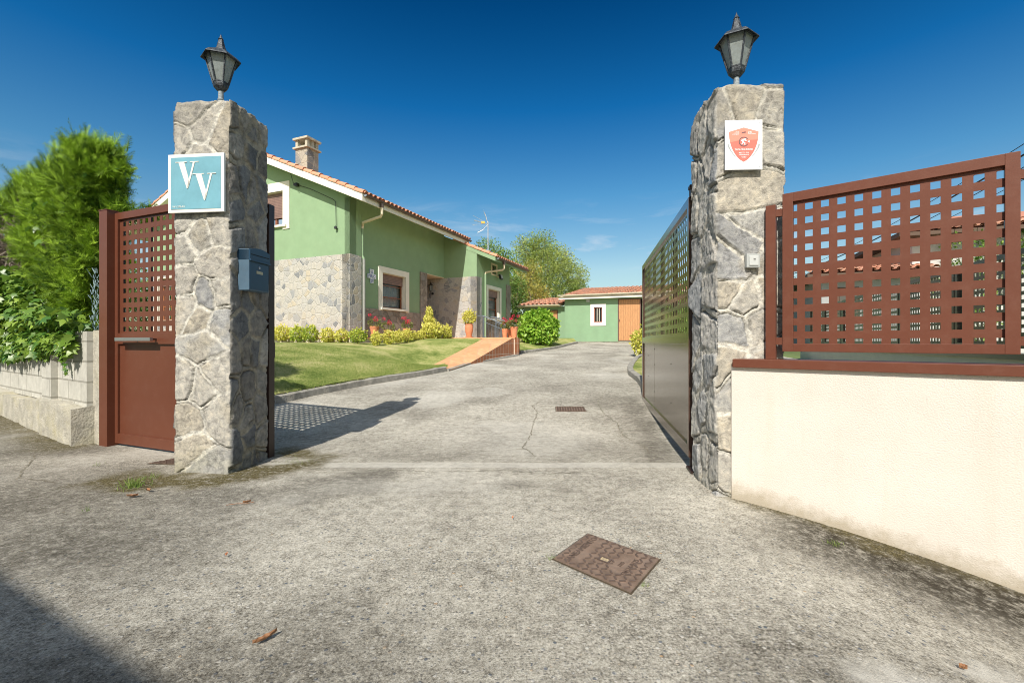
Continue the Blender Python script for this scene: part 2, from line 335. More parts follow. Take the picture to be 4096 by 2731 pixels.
def brick_mat(name, c1, c2, mortar, bw, bh, off=0.0, ms=.012, rough=.7, bump=.4):
    m, t, b = new_mat(name); L = t.links; b.inputs['Roughness'].default_value = rough
    uv = N(t, 'ShaderNodeUVMap'); br = N(t, 'ShaderNodeTexBrick', offset=off, i_Scale=1.0); br.inputs['Color1'].default_value = (*c1, 1); br.inputs['Color2'].default_value = (*c2, 1); br.inputs['Mortar'].default_value = (*mortar, 1)
    br.inputs['Mortar Size'].default_value = ms; br.inputs['Brick Width'].default_value = bw; br.inputs['Row Height'].default_value = bh; br.inputs['Mortar Smooth'].default_value = .2; br.inputs['Bias'].default_value = 0.0
    L.new(uv.outputs[0], br.inputs['Vector'])
    n = N(t, 'ShaderNodeTexNoise', i_Scale=7.0, i_Detail=8.0, i_Roughness=.7); L.new(uv.outputs[0], n.inputs['Vector']); mr = N(t, 'ShaderNodeMapRange', i_1=.3, i_2=.7, i_3=.8, i_4=1.16); L.new(n.outputs[0], mr.inputs[0])
    mm = N(t, 'ShaderNodeMix', data_type='RGBA', blend_type='MULTIPLY', i_0=1.0); L.new(br.outputs[0], mm.inputs[6]); L.new(mr.outputs[0], mm.inputs[7]); L.new(mm.outputs[2], b.inputs['Base Color'])
    hh = N(t, 'ShaderNodeMath', operation='MULTIPLY_ADD', i_1=-1.0, i_2=1.0); L.new(br.outputs['Fac'], hh.inputs[0])
    h2 = N(t, 'ShaderNodeMath', operation='MULTIPLY_ADD', i_1=.5); L.new(n.outputs[0], h2.inputs[0]); L.new(hh.outputs[0], h2.inputs[2])
    bp = N(t, 'ShaderNodeBump', i_Strength=bump, i_Distance=.01); L.new(h2.outputs[0], bp.inputs['Height']); L.new(bp.outputs[0], b.inputs['Normal'])
    return m
M_ramptile = brick_mat('terracotta floor tiles', (.64, .32, .155), (.70, .38, .20), (.52, .33, .20), .33, .33, 0, .009)
M_sidetile = brick_mat('brown wall tiles', (.34, .125, .05), (.40, .155, .07), (.46, .36, .28), .19, .33, 0, .009)
M_block = brick_mat('concrete blocks', (.50, .49, .44), (.44, .43, .38), (.30, .29, .25), .40, .21, .5, .010, .95, .6)
M_slab = mat('rough old concrete', (.40, .38, .32), .95, noise=.3, nscale=7, bump=1.0, bscale=45, dirt=.6, dirtcol=(.46, .41, .22), dscale=3)
M_kerb = mat('grey kerb concrete', (.30, .285, .25), .95, noise=.3, nscale=9, bump=.8, bscale=50, dirt=.5, dirtcol=(.13, .12, .09), dscale=5)

# ---------------------------------------------------------------- terrain
def g(X, Y):
    X = np.asarray(X, float); Y = np.asarray(Y, float)
    t = np.clip(Y - 4.5, 0, None); up = .0574 * np.where(t < .6, t * t / 1.2, t - .3)
    up = np.minimum(up, 1.06)
    up = np.where(Y > 22.2, 1.0 + 0 * up, up) * 1.0
    drop = .19 * np.clip((X - 1.0) / 1.5, 0, 3) ** 1.3 * np.clip((3.6 - Y) / 1.4, 0, 2)
    return up - np.minimum(drop, .6)
gz = lambda x, y: float(g(x, y))
def dist_poly(X, Y, pts):
    d = np.full(np.shape(X), 1e9)
    for (x0, y0), (x1, y1) in zip(pts[:-1], pts[1:]):
        dx, dy = x1 - x0, y1 - y0; t = np.clip(((X - x0) * dx + (Y - y0) * dy) / (dx * dx + dy * dy), 0, 1)
        d = np.minimum(d, np.hypot(X - x0 - t * dx, Y - y0 - t * dy))
    return d
def grid(name, xs, ys, zf, m, parent=None, attrs=None, dz=0):
    X, Y = np.meshgrid(xs, ys, indexing='ij'); Z = zf(X, Y) + dz
    nx, ny = X.shape; I = np.arange(nx * ny).reshape(nx, ny)
    F = np.stack([I[:-1, :-1], I[1:, :-1], I[1:, 1:], I[:-1, 1:]], -1).reshape(-1, 4)
    V = np.stack([X, Y, Z], -1).reshape(-1, 3)
    A = {k: fn(X, Y).ravel() for k, fn in (attrs or {}).items()}
    return mesh_np(name, V, F, m, parent, A, uv=V[:, :2], smooth=True)
def concrete_mat():
    m, t, b = new_mat('weathered aggregate concrete'); L = t.links; b.inputs['Roughness'].default_value = .95; b.inputs['Specular IOR Level'].default_value = .2
    tcn = N(t, 'ShaderNodeTexCoord'); P = tcn.outputs['Object']
    def noise(s, d=6.0, r=.65, dist=0.0):
        n = N(t, 'ShaderNodeTexNoise', i_Scale=s, i_Detail=d, i_Roughness=r, i_Distortion=dist); L.new(P, n.inputs['Vector']); return n.outputs[0]
    def mr(src, a, b_, c, d):
        n = N(t, 'ShaderNodeMapRange', i_1=a, i_2=b_, i_3=c, i_4=d); L.new(src, n.inputs[0]); return n.outputs[0]
    def mul(a, b_):
        n = N(t, 'ShaderNodeMath', operation='MULTIPLY'); L.new(a, n.inputs[0]); L.new(b_, n.inputs[1]); return n.outputs[0]
    def mix(f, a, c):
        n = N(t, 'ShaderNodeMix', data_type='RGBA'); L.new(f, n.inputs[0]); L.new(a, n.inputs[6])
        if isinstance(c, tuple): n.inputs[7].default_value = (*c, 1)
        else: L.new(c, n.inputs[7])
        return n.outputs[2]
    def attr(k):
        return N(t, 'ShaderNodeAttribute', attribute_name=k).outputs['Fac']
    fine = noise(80, 9, .9); mid = noise(15, 9, .8); big = noise(1.1, 6, .6, .4); grit = noise(240, 3, .6)
    r1 = ramp(t, [(.42, (.055, .048, .036)), (.46, (.18, .165, .135)), (.50, (.37, .347, .29)), (.545, (.565, .535, .455)), (.60, (.77, .735, .645))])
    ad = N(t, 'ShaderNodeMath', operation='MULTIPLY_ADD', i_1=.62); L.new(fine, ad.inputs[0])
    md = N(t, 'ShaderNodeMath', operation='MULTIPLY_ADD', i_1=.26); L.new(mid, md.inputs[0])
    bd = N(t, 'ShaderNodeMath', operation='MULTIPLY', i_1=.14); L.new(big, bd.inputs[0]); L.new(bd.outputs[0], md.inputs[2]); L.new(md.outputs[0], ad.inputs[2])
    L.new(ad.outputs[0], r1.inputs[0]); col = r1.outputs[0]
    # pebbles showing through, pale and blue grey
    v = N(t, 'ShaderNodeTexVoronoi', i_Scale=46.0, i_Randomness=1.0); L.new(P, v.inputs['Vector'])
    sx = N(t, 'ShaderNodeSeparateColor'); L.new(v.outputs['Color'], sx.inputs[0])
    inn = mr(v.outputs['Distance'], .25, .38, 1.0, 0.0); pick = mr(sx.outputs[0], .80, .82, 0.0, 1.0)
    rp = ramp(t, [(0, (.13, .15, .17)), (.35, (.22, .23, .24)), (.6, (.55, .53, .48)), (.9, (.62, .60, .54)), (1, (.45, .30, .16))]); L.new(sx.outputs[1], rp.inputs[0])
    pf = mul(mul(inn, pick), attr('agg')); col = mix(pf, col, rp.outputs[0])
    v3 = N(t, 'ShaderNodeTexVoronoi', i_Scale=85.0, i_Randomness=1.0); L.new(P, v3.inputs['Vector'])
    s3 = N(t, 'ShaderNodeSeparateColor'); L.new(v3.outputs['Color'], s3.inputs[0])
    rp3 = ramp(t, [(0, (.09, .09, .085)), (.5, (.3, .29, .27)), (.75, (.66, .64, .58)), (1, (.5, .42, .3))]); L.new(s3.outputs[1], rp3.inputs[0])
    col = mix(mul(mr(v3.outputs['Distance'], .28, .42, .8, 0.0), mr(s3.outputs[0], .50, .52, 0.0, 1.0)), col, rp3.outputs[0])
    # dark lichen / soot stains, pale strip, moss
    sn = noise(22, 8, .8); sn2 = noise(3.2, 6, .7)
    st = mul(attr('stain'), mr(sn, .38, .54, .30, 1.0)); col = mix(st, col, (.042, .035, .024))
    col = mix(mul(attr('pale'), mr(mid, .3, .6, .55, 1.0)), col, (.58, .56, .50))
    mo = mul(attr('moss'), mr(sn, .34, .50, 0.0, 1.0)); rm = ramp(t, [(.42, (.03, .024, .012)), (.49, (.075, .062, .022)), (.54, (.16, .13, .05)), (.6, (.30, .27, .18))]); L.new(fine, rm.inputs[0]); col = mix(mo, col, rm.outputs[0])
    dk = mr(sn2, .54, .70, 0.0, .26); col = mix(dk, col, (.15, .14, .12))
    L.new(col, b.inputs['Base Color'])
    hs_ = N(t, 'ShaderNodeMath', operation='MULTIPLY_ADD', i_1=.5); L.new(grit, hs_.inputs[0]); L.new(ad.outputs[0], hs_.inputs[2])
    h3 = N(t, 'ShaderNodeMath', operation='MULTIPLY_ADD', i_1=.35); L.new(pf, h3.inputs[0]); L.new(hs_.outputs[0], h3.inputs[2])
    bp = N(t, 'ShaderNodeBump', i_Strength=.75, i_Distance=.012); L.new(h3.outputs[0], bp.inputs['Height']); L.new(bp.outputs[0], b.inputs['Normal'])
    return m
M_conc = concrete_mat()
# wall lines used for stains
WR0 = np.array([1.495, 3.10]); WRD = np.array([.763, -.647])
WL0 = np.array([-4.40, 4.55]); WLD = np.array([-.848, .53])
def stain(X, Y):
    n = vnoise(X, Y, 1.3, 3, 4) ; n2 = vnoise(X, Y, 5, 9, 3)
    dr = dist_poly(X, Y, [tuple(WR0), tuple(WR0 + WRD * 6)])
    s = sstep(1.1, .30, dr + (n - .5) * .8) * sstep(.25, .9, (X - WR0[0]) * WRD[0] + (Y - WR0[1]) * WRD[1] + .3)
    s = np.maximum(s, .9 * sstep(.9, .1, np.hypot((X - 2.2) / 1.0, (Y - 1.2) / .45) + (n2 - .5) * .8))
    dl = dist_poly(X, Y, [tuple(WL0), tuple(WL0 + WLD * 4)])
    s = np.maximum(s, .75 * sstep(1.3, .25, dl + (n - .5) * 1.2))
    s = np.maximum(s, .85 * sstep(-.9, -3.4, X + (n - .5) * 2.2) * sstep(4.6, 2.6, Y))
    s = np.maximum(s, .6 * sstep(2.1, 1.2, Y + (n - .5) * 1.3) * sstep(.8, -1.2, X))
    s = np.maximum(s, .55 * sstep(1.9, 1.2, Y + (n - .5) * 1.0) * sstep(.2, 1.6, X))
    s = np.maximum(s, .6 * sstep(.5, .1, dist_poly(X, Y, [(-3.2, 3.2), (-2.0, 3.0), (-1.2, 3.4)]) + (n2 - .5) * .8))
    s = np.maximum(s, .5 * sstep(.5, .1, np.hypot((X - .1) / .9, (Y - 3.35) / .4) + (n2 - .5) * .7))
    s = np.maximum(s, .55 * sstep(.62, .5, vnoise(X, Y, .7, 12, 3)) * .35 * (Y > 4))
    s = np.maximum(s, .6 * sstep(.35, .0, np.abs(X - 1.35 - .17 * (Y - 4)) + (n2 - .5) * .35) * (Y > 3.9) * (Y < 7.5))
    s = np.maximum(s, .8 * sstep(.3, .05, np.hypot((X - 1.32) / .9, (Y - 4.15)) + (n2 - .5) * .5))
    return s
def moss(X, Y):
    n = vnoise(X, Y, 4, 21, 4)
    s = sstep(.30, .10, dist_poly(X, Y, [(-3.0, 3.42), (-2.25, 3.38), (-2.0, 3.72), (-1.72, 3.92)]) + (n - .5) * .55)
    s = np.maximum(s, sstep(.22, .03, dist_poly(X, Y, [(-2.2, 4.3), (-1.7, 4.1)]) + (n - .5) * .4))
    s = np.maximum(s, .8 * sstep(.25, .03, dist_poly(X, Y, [tuple(WR0), tuple(WR0 + WRD * 1.3)]) + (n - .5) * .45))
    s = np.maximum(s, .8 * sstep(.35, .05, dist_poly(X, Y, [tuple(WL0), tuple(WL0 + WLD * 3)]) + (n - .5) * .5))
    return s
ATT = dict(stain=stain, moss=moss, agg=lambda X, Y: .35 + .65 * sstep(3.8, 1.8, Y), pale=lambda X, Y: .85 * (sstep(.30, .12, np.hypot((X - 1.25) / 1.3, (Y - 1.44) / .35) + (vnoise(X, Y, 8, 18, 4) - .5) * .5) + sstep(.16, .05, np.hypot((X - 1.62) / 1.2, (Y - 1.55) / .5) + (vnoise(X, Y, 9, 19, 3) - .5) * .22)) + .5 * sstep(.55, .75, vnoise(X, Y, .9, 5, 4)) * sstep(2.2, 3.0, Y) + .55 * sstep(1.2, .1, np.hypot(X - .1, Y - 4.9) + (vnoise(X, Y, 3, 8, 3) - .5) * .7))
xs = np.concatenate([np.arange(-14, -6, .25), np.arange(-6, 4.5, .05), np.arange(4.5, 14.1, .4)])
YT0, YT1 = 3.80, 3.95
road = grid('road', xs, np.concatenate([np.arange(-4, .9, .3), np.arange(.9, YT0 - .02, .05), [YT0]]), g, M_conc, attrs=ATT); tag(road, kind='structure')
ATT2 = dict(ATT); ATT2['pale'] = lambda X, Y: .35 + .55 * vnoise(X, Y, 5, 2, 3)
ATT2['stain'] = lambda X, Y: .4 * stain(X, Y)
strip = grid('threshold_strip', np.arange(-2.6, 1.9, .05), np.linspace(YT0, YT1, 5), g, M_conc, attrs=ATT2); tag(strip, kind='structure')
drive = grid('driveway', np.concatenate([np.arange(-8, -4.5, .25), np.arange(-4.5, 4.6, .07), np.arange(4.7, 9, .4)]), np.concatenate([np.arange(YT1, 9, .07), np.arange(9.05, 24, .2)]), g, M_conc, attrs=ATT); tag(drive, kind='structure')
# fill beside the strip
grid('road_edge', np.concatenate([np.arange(-14, -6, .3), np.arange(-6, -2.59, .0683)]), np.concatenate([np.arange(YT0, 6.5, .06)]), g, M_conc, attrs=ATT, dz=-.0015)['kind'] = 'structure'
def farg(X, Y): return g(X, Y) - .12
gs = np.array([-600, -200, -80, -40, -20, -14, -9, -5, -2, 0, 2, 5, 9, 14, 20, 40, 80, 200, 600], float)
M_soil = mat('meadow ground', (.10, .14, .04), .95, noise=.35, nscale=.8)
ground = grid('ground', gs, np.array([-300, -60, -20, -8, -4, 0, 2, 4, 6, 9, 13, 18, 22, 26, 40, 80, 200, 800], float), farg, M_soil); tag(ground, kind='structure')
# cracks in the concrete (thin dark grooves filled with dirt)
def crack(pts, wdt, m, parent=None, jit=.02):
    V = []; F = []
    P = [np.array(p, float) for p in pts]; Q = []
    for a, b in zip(P[:-1], P[1:]):
        n = max(2, int(np.linalg.norm(b - a) / .04))
        for i in range(n): Q.append(a + (b - a) * i / n + rng.normal(0, jit * .5, 2))
    Q.append(P[-1])
    for i, q in enumerate(Q):
        t = Q[min(i + 1, len(Q) - 1)] - Q[max(i - 1, 0)]; t = t / (np.linalg.norm(t) + 1e-9); nrm = np.array([-t[1], t[0]]); ww = wdt * rng.uniform(.25, 1.0)
        for s in (-1, 1):
            p = q + nrm * ww * s; V.append((p[0], p[1], gz(*p) + .004))
        if i: b = 2 * i; F.append((b - 2, b, b + 1, b - 1))
    o = mesh_np('crack', V, np.array(F), m, parent); return o
M_crack = mat('dirt filled crack', (.17, .15, .10), .95, noise=.4, nscale=60)
crack([(.22, 4.15), (.12, 4.5), (.2, 5.0), (.26, 5.6), (.35, 6.2), (.3, 6.6), (.45, 7.1), (.6, 7.2)], .0055, M_crack, drive)
crack([(-.5, 4.25), (-.2, 4.2), (.1, 4.16), (.22, 4.15)], .0035, M_crack, drive)
crack([(-.75, 4.0), (-.55, 4.1), (-.4, 4.3), (-.5, 4.6)], .0035, M_crack, drive)
crack([(-.45, 4.35), (-.1, 4.36), (.15, 4.45)], .004, M_crack, drive)
crack([(1.52, 7.6), (1.3, 6.9), (1.24, 6.2), (1.3, 5.6), (1.22, 5.0), (1.33, 4.6), (1.3, 4.3)], .0055, M_crack, drive)
crack([(-1.6, 3.70), (-1.1, 3.72), (-.6, 3.66), (-.1, 3.70), (.3, 3.62), (.6, 3.66)], .004, M_crack, road)
crack([(-.1, 3.95), (.3, 3.93), (.5, 3.96)], .0035, M_crack, strip)
crack([(-2.3, 6.15), (-.8, 6.02)], .004, M_crack, drive, .004)
crack([(-4.4, 4.2), (-3.8, 3.5), (-3.1, 3.3), (-2.6, 3.28)], .004, M_crack, road)

# ---------------------------------------------------------------- kerbs and lawns
KL = [(-5.4, 5.9), (-4.4, 6.25), (-3.60, 6.75), (-3.26, 7.51), (-2.92, 8.28), (-2.51, 9.02), (-1.92, 10.0), (-1.55, 10.75)]
def smooth_poly(pts, n=6):
    P = [np.array(p, float) for p in pts]; out = []
    for i in range(len(P) - 1):
        p0 = P[max(i - 1, 0)]; p1 = P[i]; p2 = P[i + 1]; p3 = P[min(i + 2, len(P) - 1)]
        for k in range(n):
            t = k / n; out.append(.5 * ((2 * p1) + (-p0 + p2) * t + (2 * p0 - 5 * p1 + 4 * p2 - p3) * t * t + (-p0 + 3 * p1 - 3 * p2 + p3) * t ** 3))
    out.append(P[-1]); return np.array(out)
def kerb(pts, wid, h, label, side=1, name='kerb', dh=0):
    C = smooth_poly(pts, 8); mb = MB(); T = np.gradient(C, axis=0); T /= np.linalg.norm(T, axis=1)[:, None]; Nn = np.stack([-T[:, 1], T[:, 0]], 1) * side
    prev = None
    for i in range(len(C)):
        j = rng.normal(0, .004); a = C[i]; b = C[i] + Nn[i] * wid; z = gz(*a)
        ring = [(a[0], a[1], z - .15), (a[0] + j, a[1], z + h - .015 + j), (*(a + Nn[i] * .02), z + h + j), (*(b - Nn[i] * .02), z + h + dh + j), (b[0], b[1], z + h - .015 + dh), (b[0], b[1], z - .15)]
        if prev:
            for k in range(5): mb.poly([prev[k], prev[k + 1], ring[k + 1], ring[k]] if side > 0 else [prev[k + 1], prev[k], ring[k], ring[k + 1]])
        else: mb.poly(ring)
        prev = ring
    mb.poly(prev)
    o = mb.build(name, M_kerb); return tag(o, label, 'kerb', 'kerbs along the driveway')
kerb(KL, .12, .115, 'grey concrete kerb between the large front lawn and the driveway', 1)
KM = [(-1.50, 10.78), (-1.13, 12.25), (-.85, 12.9), (.25, 15.02)]
kerb(KM, .10, .05, 'low pale mossy kerb under the tiled side of the ramp', 1)
KB = [(.32, 15.9), (.9, 16.6), (1.8, 18.2), (2.5, 20.0), (3.15, 21.6)]
kerb(KB, .12, .09, 'grey kerb in front of the hydrangea bush', 1)
KR = [(2.13, 6.9), (2.27, 7.87), (2.50, 9.2), (2.60, 10.2), (2.86, 11.2), (3.3, 12.5), (3.95, 14.1), (5.2, 15.2)]
kerb(KR, .13, .12, 'curved grey kerb at the far end of the open gate', -1)
# house frame
uu = np.array([.38291, .92379]); vv = np.array([-.92379, .38291]); KH = np.array([-5.12, 14.35]); HROT = math.atan2(uu[1], uu[0])
def HW(s, t): p = KH + uu * s + vv * t; return (p[0], p[1])
M_grass = None
def grass_mat():
    m, t, b = new_mat('mown lawn'); L = t.links; b.inputs['Roughness'].default_value = .95; b.inputs['Specular IOR Level'].default_value = .1
    tcn = N(t, 'ShaderNodeTexCoord'); n = N(t, 'ShaderNodeTexNoise', i_Scale=1.3, i_Detail=8.0, i_Roughness=.7); L.new(tcn.outputs['Object'], n.inputs['Vector'])
    n2 = N(t, 'ShaderNodeTexNoise', i_Scale=26.0, i_Detail=8.0, i_Roughness=.85); L.new(tcn.outputs['Object'], n2.inputs['Vector'])
    ad = N(t, 'ShaderNodeMath', operation='MULTIPLY_ADD', i_1=.55); L.new(n2.outputs[0], ad.inputs[0]); ml = N(t, 'ShaderNodeMath', operation='MULTIPLY', i_1=.5); L.new(n.outputs[0], ml.inputs[0]); L.new(ml.outputs[0], ad.inputs[2])
    r = ramp(t, [(.43, (.10, .15, .03)), (.49, (.21, .26, .07)), (.54, (.34, .36, .12)), (.61, (.52, .47, .23))]); L.new(ad.outputs[0], r.inputs[0]); L.new(r.outputs[0], b.inputs['Base Color'])
    bp = N(t, 'ShaderNodeBump', i_Strength=1.0, i_Distance=.03); L.new(n2.outputs[0], bp.inputs['Height']); L.new(bp.outputs[0], b.inputs['Normal'])
    return m
M_grass = grass_mat()
KLn = smooth_poly(KL, 6)
def lawn_z(X, Y):
    d = dist_poly(X, Y, [tuple(p) for p in KLn] + [(-1.8, 10.9)])
    zk = g(X, Y) + .095; top = 1.02 + .13 * sstep(13.4, 14.8, Y + .5 * X + 1)
    e = 1 - (1 - np.clip(d / 4.6, 0, 1)) ** 1.7
    z = zk + (np.maximum(top, zk) - zk) * e + (vnoise(X, Y, 1.2, 4, 2) - .5) * .02
    wr = sstep(1.6, .1, dist_poly(X, Y, [(-2.02, 11.7), (-.93, 15.35)])); return z * (1 - wr) + wr * (np.interp(Y, [10.8, 11.7, 15.35], [.42, .45, 1.165]) - .012)
def ruled(name, A, B, n, zf, m, k=60, parent=None):
    A = np.array(A, float); B = np.array(B, float)
    def resamp(P, n):
        d = np.concatenate([[0], np.cumsum(np.linalg.norm(np.diff(P, axis=0), axis=1))]); s = np.linspace(0, d[-1], n); return np.stack([np.interp(s, d, P[:, 0]), np.interp(s, d, P[:, 1])], 1)
    A = resamp(A, k); B = resamp(B, k); t = np.linspace(0, 1, n)[None, :, None]; P = A[:, None] * (1 - t) + B[:, None] * t
    X, Y = P[..., 0], P[..., 1]; V = np.stack([X, Y, zf(X, Y)], -1).reshape(-1, 3); I = np.arange(k * n).reshape(k, n)
    F = np.stack([I[:-1, :-1], I[1:, :-1], I[1:, 1:], I[:-1, 1:]], -1).reshape(-1, 4)
    return mesh_np(name, V, F, m, parent, uv=V[:, :2], smooth=True), V
KLin = [tuple(p + np.array([-.1, .06])) for p in KLn]
lawnA = [(-16, 13.0), (-10, 9.2), (-6.6, 7.0)] + KLin[4:] + [(-1.62, 10.85)]
lawnB = [(-16, 19.5), HW(-.45, 9), HW(-.45, 4), HW(-.48, -.3), HW(-.45, -.62), HW(1.2, -.62), HW(2.48, -.7), HW(2.49, -3.3), (-1.02, 15.1), (-1.50, 13.45), (-1.86, 12.2)]
lawn, LV = ruled('lawn', lawnA, lawnB, 60, lawn_z, M_grass, 160); tag(lawn, kind='structure')
def lawn2_z(X, Y): return g(X, Y) + .07 + .15 * sstep(0, 1.5, dist_poly(X, Y, KB))
l2, _ = ruled('lawn', [(p[0] - .08, p[1] + .05) for p in KB] + [(3.1, 23.3)], [(-.05, 16.3), (-.2, 18), (-.1, 20), (.2, 22.5), (.7, 24.4)], 24, lawn2_z, M_grass, 40); tag(l2, kind='structure')
def lawn3_z(X, Y): return g(X, Y) + .09
l3, _ = ruled('lawn', [(p[0] + .1, p[1] - .02) for p in KR], [(3.6, 4.2), (4.2, 5.6), (4.9, 7.5), (5.8, 9.5), (6.6, 11.5), (7.6, 14.5)], 30, lawn3_z, M_grass, 50); tag(l3, kind='structure')

# generic scatter: copies of a small template placed with frames
def frames(D, roll):
    D = D / np.linalg.norm(D, axis=1)[:, None]; up = np.where(np.abs(D[:, 2:3]) > .95, np.array([[1., 0, 0]]), np.array([[0., 0, 1]]))
    X = np.cross(up, D); X /= np.linalg.norm(X, axis=1)[:, None]; Z = np.cross(D, X)
    c, s = np.cos(roll)[:, None], np.sin(roll)[:, None]; return X * c + Z * s, D, -X * s + Z * c      # x, y(length), z(normal)
def scatter(name, tv, tf, P, D, roll, size, m, parent=None, var=None, smooth=False):
    """template verts tv (k,3) with +y as its length; one mesh of all copies"""
    P = np.asarray(P, float); n = len(P); k = len(tv); ax, ay, az = frames(np.asarray(D, float), np.asarray(roll, float)); tv = np.asarray(tv, float)
    s = np.asarray(size, float); s = np.broadcast_to(s, (n,))[:, None, None]
    V = P[:, None] + s * (tv[None, :, 0:1] * ax[:, None] + tv[None, :, 1:2] * ay[:, None] + tv[None, :, 2:3] * az[:, None])
    tf = np.asarray(tf); F = (tf[None] + (np.arange(n) * k)[:, None, None]).reshape(-1, tf.shape[1])
    if var is None: var = rng.random(n)
    return mesh_np(name, V.reshape(-1, 3), F, m, parent, {'var': np.repeat(var, k)}, smooth=smooth)
def leafmat(name, c1, c2, rough=.55, transl=.3, spec=.35): return mat(name, c1, rough, var=c2, transl=transl, spec=spec)
def rdirs(n): d = rng.normal(size=(n, 3)); return d / np.linalg.norm(d, axis=1)[:, None]
T_LEAF = ([(0, 0, 0), (.28, .35, .06), (0, .45, -.02), (-.28, .35, .06), (.2, .75, .03), (-.2, .75, .03), (0, 1, -.05)], [(0, 1, 2), (0, 2, 3), (1, 4, 2), (2, 5, 3), (2, 4, 6), (2, 6, 5)])
T_QUAD = ([(0, 0, 0), (.3, .5, .05), (0, 1, 0), (-.3, .5, .05)], [(0, 1, 2), (0, 2, 3)])
T_BLADE = ([(-.06, 0, 0), (.06, 0, 0), (.0, 1, .15)], [(0, 1, 2)])
# grass blades on the lawn near the gate
M_blade = leafmat('grass blades', (.15, .25, .04), (.44, .48, .16), .7, .35)
KP = 42000
sel = LV[rng.integers(0, len(LV), 260000)]
sel = sel[(sel[:, 1] < 11.5) & (sel[:, 0] > -5.2)]
sel = sel[rng.random(len(sel)) < KP / max(1, len(sel))] if len(sel) > KP else sel
bx = sel[:, 0] + rng.uniform(-.09, .09, len(sel)); by = sel[:, 1] + rng.uniform(-.09, .09, len(sel)); bz = lawn_z(bx, by)
n = len(bx); D = np.stack([rng.normal(0, .45, n), rng.normal(0, .45, n), np.ones(n)], 1)
tag(scatter('grass', *T_BLADE, np.stack([bx, by, bz - .004], 1), D, rng.uniform(0, 6.28, n), rng.uniform(.022, .05, n), M_blade), 'short sunlit grass of the front lawn', 'grass', kind='stuff')

# ---------------------------------------------------------------- stone pillars
M_pillar = None
def pillar_mat():
    m, t, b = new_mat('rubble stone'); L = t.links; b.inputs['Roughness'].default_value = .88; b.inputs['Specular IOR Level'].default_value = .3
    a = N(t, 'ShaderNodeAttribute', attribute_name='col'); tcn = N(t, 'ShaderNodeTexCoord')
    n = N(t, 'ShaderNodeTexNoise', i_Scale=18.0, i_Detail=9.0, i_Roughness=.72, i_Distortion=.4); L.new(tcn.outputs['Object'], n.inputs['Vector'])
    r = ramp(t, [(.34, (.55, .55, .56)), (.5, (1, 1, 1)), (.66, (1.42, 1.38, 1.30))]); L.new(n.outputs[0], r.inputs[0])
    mm = N(t, 'ShaderNodeMix', data_type='RGBA', blend_type='MULTIPLY', i_0=1.0); L.new(a.outputs['Color'], mm.inputs[6]); L.new(r.outputs[0], mm.inputs[7])
    n2 = N(t, 'ShaderNodeTexNoise', i_Scale=130.0, i_Detail=5.0, i_Roughness=.7); L.new(tcn.outputs['Object'], n2.inputs['Vector'])
    mr = N(t, 'ShaderNodeMapRange', i_1=.62, i_2=.72, i_3=0.0, i_4=.55); L.new(n2.outputs[0], mr.inputs[0])
    m2 = N(t, 'ShaderNodeMix', data_type='RGBA'); L.new(mr.outputs[0], m2.inputs[0]); L.new(mm.outputs[2], m2.inputs[6]); m2.inputs[7].default_value = (.62, .60, .54, 1)
    L.new(m2.outputs[2], b.inputs['Base Color'])
    ad = N(t, 'ShaderNodeMath', operation='ADD'); L.new(n.outputs[0], ad.inputs[0]); L.new(n2.outputs[0], ad.inputs[1])
    bp = N(t, 'ShaderNodeBump', i_Strength=.85, i_Distance=.010); L.new(ad.outputs[0], bp.inputs['Height']); L.new(bp.outputs[0], b.inputs['Normal'])
    return m
M_pillar = pillar_mat()
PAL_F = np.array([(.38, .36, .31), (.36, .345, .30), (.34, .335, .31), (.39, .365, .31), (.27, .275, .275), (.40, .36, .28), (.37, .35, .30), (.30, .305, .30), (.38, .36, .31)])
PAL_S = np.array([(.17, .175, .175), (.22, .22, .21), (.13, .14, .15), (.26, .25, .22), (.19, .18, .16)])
PAL_SR = np.array([(.37, .37, .355), (.43, .415, .37), (.29, .305, .32), (.45, .43, .39), (.34, .345, .34)])
